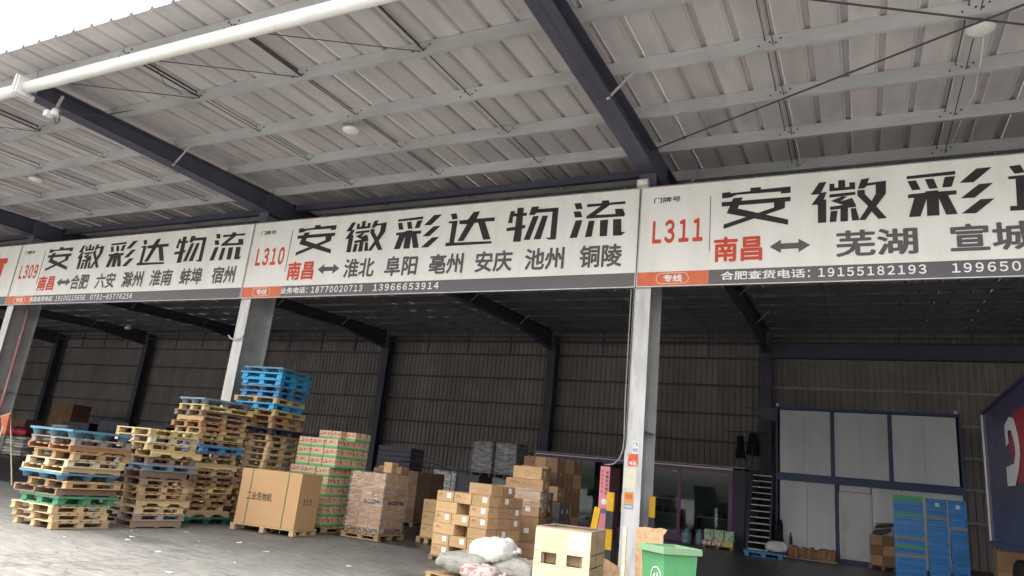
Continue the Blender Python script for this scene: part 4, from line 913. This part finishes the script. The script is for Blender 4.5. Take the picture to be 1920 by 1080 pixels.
for i,(x,w_,z_) in enumerate(((-1.3,1.4,.85),(-3.2,1.2,.85),(-5.2,1.4,.85))):
    t_ = empty('office_desk', (x,16.4,.01), 0, 'grey desk inside the purple glass room, %s from its right end' % ordn(i+1), 'desk', 'desks in the glass room')
    link('desk_top', cube(ALU), t_, (0,0,z_), (0,0,0), (w_,.6,.04))
    for sx in (-1,1): link('desk_side', cube(KRAFTD), t_, (sx*(w_/2-.03),0,z_/2-.015), (0,0,0), (.05,.55,z_-.05))
    link('desk_front', cube(RW), t_, (0,.2,z_/2), (0,0,0), (w_-.12,.03,z_*.7))
    for q,sx in enumerate((-.35,0,.35)): link('shelf_item', cube(KRAFTD if q%2 else mat('dull item',(.12,.12,.12),rough=.6)), t_, (sx,0,z_+.02+.11), (0,0,.2*q), (.22,.2,.2))
g = empty('room_lamp', (-2.45,14.3,2.36), 0, 'small white box lamp glowing at the top of the glass room', 'lamp')
MB().box((-.11,-.05,0),(.11,.05,.08)).build('lamp_shade', WHITEINK, g)
JUG = mat('blue water jug plastic', (.20,.30,.36), (.12,.2,.25), rough=.15)
for k,x in enumerate((-1.82,-1.38)):
    g = empty('water_jug', (x,13.6,.006), 0, ('left and wider','right and slimmer')[k]+' of the two water jugs on the floor before the purple room', 'water jug')
    r=.17 if k==0 else .13
    MB().lathe([(0,0),(r,0),(r,.12),(r*.93,.14),(r,.16),(r,.30),(r*.8,.38),(.05,.42),(.05,.47),(0,.47)],18).build('jug_body', JUG, g, smooth=True)
    MB().lathe([(0,.471),(.055,.471),(.055,.50),(0,.50)],12).build('cap', PLAS['blue'], g)
# small pile of gift boxes
PG = mat('pale green printed box', (.42,.52,.34), (.20,.32,.16), rough=.5, scale=14, lo=.5, hi=.56); PR = mat('red white printed box', (.62,.55,.48), (.50,.08,.06), rough=.5, scale=18, lo=.48, hi=.54); PY_ = mat('yellow printed box', (.62,.50,.12), (.50,.36,.08), rough=.5, scale=14, lo=.5, hi=.56)
g0 = (-.62,13.0)
pallet((g0[0],g0[1],.006), 0, .98, .6, .09, 'block', 'brown', 'thin dark pallet under the small printed gift boxes', 'pallets lying inside the hall')
for k,(x,w_,m_,lb) in enumerate(((-.36,.30,PR,'red and white printed box, left'),(-.04,.30,PR,'red and white printed box, middle'),(.30,.34,PY_,'yellow printed box, right'))):
    carton((g0[0]+x,g0[1],.10), 0, w_, .5, .14, m_, lb+' of the bottom row before the glass room', 'printed gift boxes', tape=False)
for k,x in enumerate((-.32,0,.32)):
    carton((g0[0]+x,g0[1]+.05,.242), 0, .30, .35, .34, PG, 'pale green printed box, %s in the upper row before the glass room' % ('left','middle','right')[k], 'printed gift boxes', tape=False)

# ------------------------------------------------------------ folded crate stacks
CBL = mat('crate blue', (.03,.25,.62), (.02,.17,.48), rough=.35, rand=.28, scale=7); CGR = mat('crate green', (.06,.42,.14), (.04,.3,.1), rough=.35); CBG = mat('crate beige', (.34,.31,.28), (.25,.22,.2), rough=.5)
def crate_rows(x0, x1, y0, d, n, H, special, nm):
    h = H/n
    for k in range(n):
        m_ = special.get(n-1-k, CBL)
        g = empty('folded_crate', ((x0+x1)/2+random.uniform(-.006,.006), y0+d/2, .006+k*h), random.uniform(-.01,.01), 'folded %s crate in the %s stack, %s from the floor' % ({CBL:'blue',CGR:'green',CBG:'beige'}[m_], nm, ordn(k+1)), 'folding crate', 'folding crates in three stacks')
        w = x1-x0
        link('crate_body', cube(m_), g, (0,0,h*.40), (0,0,0), (w-.06,d-.06,h*.72)); link('rim', cube(m_), g, (0,0,h*.84), (0,0,0), (w,d,h*.26))
        for sx in (-1,1): link('corner_post', cube(m_), g, (sx*(w/2-.03),-d/2+.022,h*.35), (0,0,0), (.05,.016,h*.70))
crate_rows(4.38,5.08,10.0,.5,29,2.14,{0:CGR,1:CGR,6:CGR,14:CBG,17:CGR,20:CBG},'left, green-topped')
crate_rows(5.16,5.62,10.1,.5,29,2.12,{6:CBG},'middle')
crate_rows(5.66,6.04,10.0,.5,29,2.12,{9:CBG},'right')
for x,z in ((5.40,1.98),(5.85,1.96)):
    tag(MB().box((x-.05,9.985 if x>5.6 else 10.085,z-.05),(x+.05,9.996 if x>5.6 else 10.096,z+.05)).build('paper_tag', PAPER), 'white paper tag on the %s crate stack' % ('right' if x>5.6 else 'middle'), 'tag')
# ------------------------------------------------------------ truck at the right edge
TR = mat('truck body navy', (.055,.05,.13), (.045,.04,.10), rough=.35, scale=1.0)
g = empty('box_truck', (7.3,3.0,0.004), 0, 'dark violet-blue box truck with white and red emblem, cut by the right edge', 'truck')
def TB(n, m, lo, hi): return box(n, m, g, (lo[0]-7.3,lo[1]-3,lo[2]), (hi[0]-7.3,hi[1]-3,hi[2]))
TB('cargo_box', TR, (6.11,-1.0,1.27), (8.5,6.64,3.93))
for y in (5.55,5.72,5.89,6.06,6.23): TB('side_rib', TR, (6.099,y,1.32), (6.1095,y+.05,3.85))
TB('top_rail', TR, (6.07,-1.0,3.935),(8.54,6.7,3.99)); TB('bottom_rail', TR, (6.075,-1.0,1.16),(8.53,6.68,1.265))
TB('corner_trim', ALU, (6.065,6.645,1.27),(6.10,6.70,3.93)); TB('chassis', BLACKM, (6.8,-1.0,.82),(7.8,6.2,1.155))
def em(n, pts, m, x=6.094): MB().prism([(a-3,b) for a,b in pts], x-7.3-.004, x-7.3, 'x').build(n, m, g)
RE = mat('truck red paint',(.42,.03,.05),rough=.4); WHT = WHITEINK
em('red_emblem', [(3.06,3.53),(2.0,3.50),(1.7,2.9),(2.1,2.28),(3.11,2.30),(3.2,2.65),(3.62,2.80),(3.70,3.10),(3.3,3.3)], RE)
em('white_emblem', [(3.98,3.40),(3.98,3.02),(3.72,3.05),(3.72,3.28),(3.35,3.25),(3.12,2.98),(3.12,2.82),(3.30,2.66),(4.13,2.64),(4.13,2.30),(3.38,2.28),(2.95,2.55),(2.75,2.80),(2.80,3.10),(3.05,3.42),(3.45,3.50)], WHT, 6.088)
for y in (.6,4.9):
    for xx in (6.35,8.25):
        w_ = MB(); R=.50
        prof=[(.14,-.14),(R*.55,-.14),(R*.9,-.13),(R,-.09),(R,.09),(R*.9,.13),(R*.55,.14),(.14,.14)]
        w_.lathe([(r,z) for r,z in prof],24); o=w_.build('wheel', mat('tyre rubber',(.02,.02,.02),(.03,.03,.03),rough=.8), g, smooth=True); o.rotation_euler=(0,math.pi/2,0); o.location=(xx-7.3,y-3,R)
        o2 = MB().lathe([(0,-.10),(.13,-.10),(.27,-.05),(.27,.05),(.13,.10),(0,.10)],16).build('rim', GALV, o)
# rack of cartons behind the truck
for k,(x,y,z,w_,h_) in enumerate(((6.70,8.6,.12,.62,.50),(7.36,8.6,.12,.62,.50),(6.66,8.6,.625,.55,.42),(7.25,8.6,.625,.55,.42))):
    carton((x,y,z), .02, w_, .5, h_, KRAFT, 'brown carton beyond the truck tail, %s layer, %s' % (('lower','upper')[k//2], ('left','right')[k%2]), 'brown cartons beyond the truck')
pallet((7.0,8.6,.006), 0, 1.4, .7, .11, 'block', 'brown', 'dark pallet under the cartons beyond the truck tail', 'pallets lying inside the hall')
g = empty('board_stack', (6.5,9.6,.006), 0, 'tall dull brown boards standing between the crate stacks and the truck', 'boards')
for k in range(3): link('board', cube(WOOD['brown']), g, (.02+.07*k,.03*k,.85), (0,.03*k,0), (.04,.3,1.7))
for x in (7.6,8.3): pass
# blue bundle behind the crates
# ------------------------------------------------------------ foreground: sacks, plywood crate, wheeled bin, scrap boards
pallet((-1.22,-2.55,.006), math.radians(-12), 1.25, 1.05, .13, 'block', 'tan', 'tan pallet under the filled sacks in the foreground', 'pallets under foreground goods')
SG = 'filled sacks heaped in the foreground'
for k,(x,y,z,w_,d_,h_,m_,yw,lb) in enumerate(((-1.50,-2.80,.14,.85,.55,.28,SACKG,.15,'grey-beige sack at the left bottom of the foreground heap'),(-.72,-2.55,.14,.85,.62,.30,SACKG,-.15,'grey-beige sack at the right bottom of the foreground heap'),(-1.12,-2.98,.14,.62,.40,.20,SACKP,.1,'red-printed beige sack in the middle front of the foreground heap'),(-1.2,-2.2,.14,.9,.5,.28,SACKG,.05,'grey sack at the back of the foreground heap'),(-1.12,-2.60,.33,.76,.52,.36,SACKW,-.12,'clean white sack lying on top of the foreground heap'))):
    o = tag(link('sack', sack_mesh('sack', w_*.84, d_*.9, h_*.9, m_, 90+k), None, (x+.08,y,z), (0,(-.12 if k==4 else 0),yw)), lb, 'sack', SG)
    MB().lathe([(0,0),(.035,0),(.03,.03),(.012,.05),(.03,.075),(.045,.11),(.02,.12),(0,.12)],9).build('tied_end', m_, o, smooth=True, loc=(w_*.41,.03,h_*.42), rot=(0,math.radians(75),0))
    MB().tube([(-w_*.36,-d_*.30,h_*.22),(-w_*.37,0,h_*.40),(-w_*.36,d_*.30,h_*.22)],.006,5).build('seam', m_, o)
# plywood crate
PLY = mat('pale plywood', (.58,.53,.36), (.46,.40,.25), rough=.7, scale=1.6, stretch=(1,1,3), spec=.2, grime=.25); PLYE = mat('plywood side', (.40,.30,.17), (.30,.22,.12), rough=.75, scale=4)
f, th = frame((.90,-4.12), 8, .65, .9); c = f(.325,.45)
g = empty('plywood_crate', (c.x,c.y,.004), th, 'pale plywood crate with fork slots standing before the near white post', 'crate')
w_, d_ = .65, .9
for zz,(zt_,) in ((0,(.50,)),(.512,(.518,))):
    pass
def CB(n, m, lo, hi): return box(n, m, g, lo, hi)
for b0 in (.0,.62):
    CB('front_foot', PLY, (-w_/2,-d_/2,b0),(-w_/2+.085,-d_/2+.015,b0+.12)); CB('front_foot', PLY, (-.06,-d_/2,b0),(.06,-d_/2+.015,b0+.12)); CB('front_foot', PLY, (w_/2-.085,-d_/2,b0),(w_/2,-d_/2+.015,b0+.12))
    CB('front_rail', PLY, (-w_/2,-d_/2,b0-.012 if b0 else b0),(w_/2,-d_/2+.0148,b0-.001)) if b0 else None
    top_ = .605 if b0 == 0 else 1.0
    CB('front_panel', PLY, (-w_/2,-d_/2-.001,b0+.121),(w_/2,-d_/2+.014,top_))
    CB('side_panel', PLYE, (w_/2-.014,-d_/2+.016,b0+.0),(w_/2+.001,d_/2,top_)); CB('side_panel', PLYE, (-w_/2-.001,-d_/2+.016,b0+.0),(-w_/2+.014,d_/2,top_)); CB('back_panel', PLYE, (-w_/2+.015,d_/2-.015,b0+.0),(w_/2-.015,d_/2,top_))
    CB('crate_floor', PLYE, (-w_/2+.015,-d_/2+.016,b0+.122),(w_/2-.015,d_/2-.016,b0+.135))
    for q in (-1,0,1): CB('runner', WOOD['brown'], (q*(w_/2-.07)-.045,-d_/2+.02,b0),(q*(w_/2-.07)+.045,d_/2-.02,b0+.118))
for b0 in (.0,.62):
    for q in (-1,1): CB('fork_tunnel_board', WOOD['tan'], (q*.145-.10,-d_/2+.10,b0+.001),(q*.145+.10,-d_/2+.12,b0+.117))
CB('top_edge_strip', WOOD['grey'], (-w_/2,-d_/2+.0145,1.001),(w_/2,-d_/2+.05,1.016)); CB('top_edge_strip', WOOD['grey'], (-w_/2,d_/2-.035,1.001),(w_/2,d_/2,1.016)); CB('top_edge_strip', WOOD['grey'], (w_/2-.03,-d_/2+.051,1.001),(w_/2,d_/2-.036,1.016)); CB('top_edge_strip', WOOD['grey'], (-w_/2,-d_/2+.051,1.001),(-w_/2+.03,d_/2-.036,1.016))
CB('shipping_label', PAPER, (.08,-d_/2-.003,.80),(.30,-d_/2-.0015,.985))
lettering('Fraji', REDINK, g, .10, .19, .925, .965, -d_/2-.0045, 0)
for zz in (.16,.42,.76,.92): 
    for sx in (-1,1): CB('corner_plate', GALV, (sx*(w_/2-.03)-.02,-d_/2-.0035,zz),(sx*(w_/2-.03)+.02,-d_/2-.0015,zz+.05))
for y in (-.1,): CB('side_strap', BLACKM, (w_/2+.0012,y,.02),(w_/2+.003,y+.012,1.0))
for zz in (.3,.75): CB('side_strap', BLACKM, (w_/2+.0032,-.4,zz),(w_/2+.005,.4,zz+.008))
# wheeled bin
BG = mat('green bin plastic', (.07,.29,.11), (.05,.21,.08), rough=.48, scale=3, spec=.4, grime=.3); BGD = mat('dirty green rim', (.12,.30,.15), (.22,.22,.15), rough=.7, scale=12)
bc = Vector((2.05,-5.24)); byaw = math.radians(-38)
g = empty('wheeled_bin', (bc.x,bc.y,.004), byaw, 'open green wheeled rubbish bin with recycling mark and dirty rim', 'bin'); g.scale = (.66,.60,1.035)
mb = MB(); W1,D1,W2,D2,HB = .20,.22,.25,.32,1.0
v8 = [(-W1,-D1,.05),(W1,-D1,.05),(W1,D1,.05),(-W1,D1,.05),(-W2,-D2,HB),(W2,-D2,HB),(W2,D2,HB),(-W2,D2,HB)]
t_=.012; v8i = [(x*(1-.05),y*(1-.05),z+(.02 if z<.5 else 0)) for x,y,z in v8]
mb.v = v8+v8i; mb.f = [(0,3,2,1),(0,1,5,4),(1,2,6,5),(2,3,7,6),(3,0,4,7),(8,9,10,11),(9,8,12,13),(10,9,13,14),(11,10,14,15),(8,11,15,12),(4,5,13,12),(5,6,14,13),(6,7,15,14),(7,4,12,15)]
o = mb.build('bin_body', BG, g)
for lo,hi in (((-.285,-.355,.965),(.285,-.315,1.02)),((-.285,.315,.965),(.285,.365,1.02)),((-.285,-.3145,.965),(-.245,.3145,1.02)),((.245,-.3145,.965),(.285,.3145,1.02))): CB('rim', BGD, lo, hi)
for x in (-.12,.12): MB().prism([(x-.012,.12),(x+.012,.12),(x+.014,.95),(x-.014,.95)], -D2-.018+.0, -D1-.0).build('body_rib', BG, g) if False else None
MB().tube([(-.2,.42,.98),(.2,.42,.98)],.016,8).build('handle', BG, g)
for sx in (-1,1):
    MB().box((sx*.2-.02,.366,.965),(sx*.2+.02,.44,1.0)).build('handle_bracket', BG, g)
    o = MB().lathe([(0,-.025),(.09,-.025),(.10,-.015),(.10,.015),(.09,.025),(0,.025)],18).build('wheel', BLACKM, g); o.rotation_euler=(0,math.pi/2,0); o.location=(sx*.24,.27,.10)
# recycling mark on the front face (front face leans outward)
def on_face(p):   # p = (x, up) on the outer front face
    t = (p[1]-.05)/(HB-.05); return (p[0], -D1-(D2-D1)*t-.004, p[1])
ring=[]; 
for k in range(33):
    a=2*math.pi*k/32; ring.append(on_face((.07+.11*math.cos(a),.76+.085*math.sin(a))))
mk=MB(); mk.tube(ring,.004,5)
for q in range(3):
    a=2*math.pi*q/3+.5; cx_,cz_=.07+.05*math.cos(a),.76+.04*math.sin(a)
    P_=[on_face((cx_+.032*math.cos(a+b_),cz_+.027*math.sin(a+b_))) for b_ in (1.2,2.6,4.4)]
    n0=len(mk.v); mk.v+=P_; mk.f.append((n0,n0+1,n0+2))
mk.build('recycling_mark', WHITEINK, g, fix=False)
# boards by the bin and the post
def plank_thing(name, m, pts, y0, y1, loc, rot, label):
    o = MB().prism(pts, y0, y1).build(name, m); o.location = loc; o.rotation_euler = rot; tag(o, label, 'board')
OSB = mat('rough chipboard', (.46,.30,.17), (.32,.19,.10), rough=.85, scale=22, bump=.3)
plank_thing('scrap_board', OSB, [(-.28,0),(.20,0),(.20,.42),(.02,.50),(-.20,.56),(-.28,.54)], -.009, .009, (.22,-1.35,.004), (math.radians(8),0,0), 'rough chipboard leaning against the foot of the near white post')
plank_thing('scrap_board', OSB, [(-.15,0),(.13,0),(.15,1.10),(.19,1.16),(.13,1.175),(.05,1.16),(-.05,1.165),(-.15,1.15)], -.012, .012, (1.68,-4.45,.004), (math.radians(4),0,math.radians(-8)), 'reddish wooden board standing upright behind the green bin')
for dx in (-.17,0,.17):
    pass
plank_thing('scrap_board', WOOD['cream'], [(-.02,0),(.02,0),(.015,1.14),(-.015,1.14)], -.02, .02, (1.44,-4.62,.004), (0,0,0), 'narrow pale batten upright between the post and the green bin')
tag(link('bag', sack_mesh('bag',.30,.30,.42,mat('dark green bag',(.01,.12,.03),(.01,.07,.02),rough=.4),5), None, (-.1,-1.6,.004), (0,.2,0)), 'small dark green bag on the floor between the plywood crate and the post', 'bag')
for k,(x,y,dz) in enumerate(((-.16,-2.0,0),)):
    pass

# ------------------------------------------------------------ things on the near post (front flange at x .12, face at y .04)
py = .036
def sticker(label, x0, x1, z0, z1, m, txts=(), cat='sticker', th_=.002):
    g = empty('sticker', ((x0+x1)/2, py, z0), 0, label, cat, 'papers stuck on the near white post')
    MB().box((x0-(x0+x1)/2,-th_,0),(x1-(x0+x1)/2,.003,z1-z0)).build('sheet', m, g)
    for s,a,b_,c_,d_,mm in txts: lettering(s, mm, g, a, b_, c_, d_, -th_-.001, .02)
BLUEINK = mat('blue ink',(.10,.12,.38),rough=.5)
sticker('white sticker with blue print, the highest one on the near post', .10, .20, 2.14, 2.36, PAPER, (('广告',-.04,.04,.13,.20,BLUEINK),('电话',-.04,.04,.03,.10,BLUEINK)))
sticker('orange and red sticker just under the blue printed one', .03, .21, 1.93, 2.15-.012, mat('orange red sticker',(.66,.22,.06),(.60,.05,.08),rough=.5,scale=25,lo=.45,hi=.55), (('招聘',-.07,.07,.10,.18,REDINK),('电话',-.06,.06,.02,.08,WHITEINK)))
sticker('cream paper notice in the middle of the near post', -.03, .19, 1.56, 1.90, mat('cream paper',(.66,.63,.50),(.58,.55,.44),rough=.7))
sticker('orange sticker with red lettering below the cream notice', .0, .16, 1.31, 1.50, mat('orange sticker',(.68,.30,.06),(.60,.24,.05),rough=.5), (('物流',-.065,.065,.07,.16,REDINK),))
sticker('slim grey blue sticker, the lowest printed one on the post', .0, .16, 1.22, 1.30, mat('grey blue sticker',(.24,.28,.36),(.20,.24,.30),rough=.5), (('货运配送',-.07,.07,.02,.06,WHITEINK),))
g = empty('conduit', (0,0,1.8), 0, 'thin grey conduits running down the near white post and bending left', 'conduit')
MB().tube([(-.075,.0,3.3),(-.07,.0,1.2),(-.05,.0,.55),(-.06,-.01,.38),(-.12,-.01,.22),(-.22,.02,.14),(-.36,.12,.12),(-.55,.5,.14)],.009,8).build('pipe', GREYP, g)
MB().tube([(-.02,.02,3.3),(-.02,.02,.62),(-.03,.01,.42),(-.09,.01,.27),(-.20,.06,.20),(-.40,.3,.17)],.009,8).build('pipe', ROD, g)
# pink double-faced sign behind the post
g = empty('vertical_sign', (-.56,.62,0.004), 0, 'narrow tall pink sign with dark red side and vertical black characters', 'sign')
PK = mat('pink sign face',(.66,.24,.27),(.60,.20,.23),rough=.45); DR = mat('dark red sign side',(.22,.03,.05),(.17,.02,.04),rough=.4)
MB().box((-.09,0,.62),(.09,.03,1.90)).build('front_face', PK, g); MB().box((-.09,.031,.62),(.09,.62,1.90)).build('side_box', DR, g); MB().box((-.05,.1,0),(.05,.5,.615)).build('stand', BLACKM, g)
for k,ch in enumerate('安徽彩达物流'): lettering(ch, INK, g, .015, .075, 1.82-k*.072-.056, 1.82-k*.072, -.003, .02)
for k,ch in enumerate('南昌安徽专线'): lettering(ch, REDINK, g, -.07, -.02, 1.84-k*.072-.05, 1.84-k*.072, -.003, .02)
MB().lathe([(0,0),(.055,0),(.055,.002),(0,.002)],20).build('white_disc', PAPER, g, loc=(.01,-.002,1.28), rot=(math.pi/2,0,0))
MB().box((-.07,-.002,1.08),(.06,-.0005,1.16)).build('blue_patch', BLUEINK, g)
# yellow and black corner guards
YEL = mat('yellow guard',(.66,.36,.01),(.56,.29,.01),rough=.45); BLK = mat('black guard',(.04,.04,.045),rough=.5)
def guard(x,y,z0,segs,label,rot=0,w=.13):
    g = empty('post_guard', (x,y,z0), 0, label, 'post guard'); g.rotation_euler=(0,rot,0)
    for k,(h0,h1,m_) in enumerate(segs): MB().box((-w/2,-.03,h0),(w/2,.03,h1-.002)).build('yellow_band' if m_ is YEL else 'black_band', m_, g)
guard(-.32,.30,.004,((0,.5,BLK),(.5,.84,YEL),(.84,1.14,BLK),(1.14,1.46,YEL)),'yellow and black guard standing upright left of the near post')
guard(-.66,.10,.004,((0,.4,BLK),(.4,.80,BLK),(.80,1.20,YEL)),'yellow-topped guard leaning beside the pink sign',math.radians(9),.11)
guard(-.17,.62,.004,((0,.5,YEL),(.5,.84,BLK),(.84,1.14,BLK),(1.14,1.46,YEL)),'yellow and black guard half hidden behind the near post',0,.10)
guard(.37,.50,.004,((0,.5,YEL),(.5,.8,YEL),(.8,1.11,BLK),(1.11,1.46,YEL)),'yellow and black guard on the right side of the near post',0,.10)
# floodlight on the sign joint
g = empty('flood_light', (.07,-.05,7.09), 0, 'small white floodlight on the joint of signs L310 and L311', 'flood light')
MB().box((-.11,-.10,0),(.11,.02,.14)).build('housing', ALU, g); MB().box((-.09,-.104,.02),(.09,-.101,.12)).build('glass', mat('frosted lamp glass',(.75,.78,.66),rough=.3), g); MB().box((-.14,-.02,-.02),(.14,.0,-.005)).build('bracket', ALU, g)
# pendant lamp bowls
for x,y,lb in ((-5.27,-2.24,'white round lamp under the canopy above sign L310'),(-15.66,-2.28,'white round lamp under the canopy above sign L309'),(5.22,-2.29,'white round lamp under the canopy at the upper right')):
    g = empty('canopy_lamp', (x,y-.12,zp(y)-.01), 0, lb, 'lamp', 'round lamps under the canopy')
    MB().lathe([(0,-.03),(.10,-.025),(.165,0),(.175,.03),(.14,.08),(.05,.11),(0,.11)],24).build('lamp_bowl', TUBE, g, smooth=True)
    MB().tube([(0,0,.12),(0,0,.18)],.02,8).build('mount', GALV, g)
    MB().tube([(.05,0,.05),(.12,.9,.10),(.16,1.9,.14),(.10,2.6,.18),(.02,4.2,.28)],.009,6).build('supply_cable', TUBE, g)
# cctv camera at the left frame tip
g = empty('security_camera', (-9.50,-5.5,7.10), 0, 'small white security camera with cable loops under the left frame tip', 'camera')
MB().tube([(-.02,.05,.42),(0,0,.16)],.03,6).build('bracket', ALU, g); MB().lathe([(0,0),(.07,0),(.08,.05),(.06,.12),(0,.14)],14).build('dome', TUBE, g, smooth=True)
MB().box((-.20,-.10,-.02),(-.08,.03,.08)).build('camera_head', TUBE, g); MB().tube([(.05,0,.1),(.12,.03,0),(.10,.05,-.13),(.02,.05,-.16),(-.02,.02,-.05)],.009,6).build('cable_loop', BLACKM, g)
# hanging cords from the camera to the second purlin
tag(MB().tube([(-9.5,-5.4,7.2),(-9.30,-4.9,7.35),(-9.25,-4.35,zp(-4.3)+.05)],.006,5).tube([(-9.45,-5.4,7.2),(-9.15,-4.9,7.38),(-9.12,-4.35,zp(-4.3)+.05)],.006,5).build('cable', ROD), 'two thin dark cables from the security camera to the second purlin', 'cable')
tag(MB().tube([(-6.9,-5.75,7.82),(-7.15,-5.1,7.55),(-7.35,-4.35,7.82)],.007,5).build('cable', ROD), 'thin dark cable hanging in a loop under the first purlin bay', 'cable')
# small lamp deep inside
g = empty('hall_lamp', (-28.6,10,6.72), 0, 'small white lamp hanging deep in the left hall', 'lamp')
MB().lathe([(0,0),(.13,0),(.15,.08),(.05,.2),(0,.22)],12).build('lamp_shade', TUBE, g); MB().tube([(0,0,.2),(0,0,1.6)],.01,5).build('lamp_cord', ROD, g)
# paper scraps on the concrete
sm_ = mesh_of('paper_scrap', PAPER, [(-.09,-.05,0),(.05,-.07,.004),(.10,.03,.012),(-.01,.07,.002),(-.08,.04,.01)], [(0,1,2,3,4)])
random.seed(21)
for x,y in ((-7.1,-4.9),(-6.6,-4.2),(-6.2,-3.2),(-6.9,-3.9),(-5.4,-4.6),(-4.2,-4.3),(-3.3,-2.9),(-5.9,-2.6),(-2.6,-3.8),(-4.9,-3.0),(-3.9,-5.6),(-7.6,-3.4),(-7.3,-2.5)):
    s_ = random.uniform(.2,.7); o = link('paper_scrap', sm_, None, (x,y,.006), (0,0,random.uniform(0,6)), (s_,s_,1)); tag(o, 'small torn white paper scrap lying on the concrete yard near the pallets and cartons', 'paper scrap', 'paper scraps on the yard')
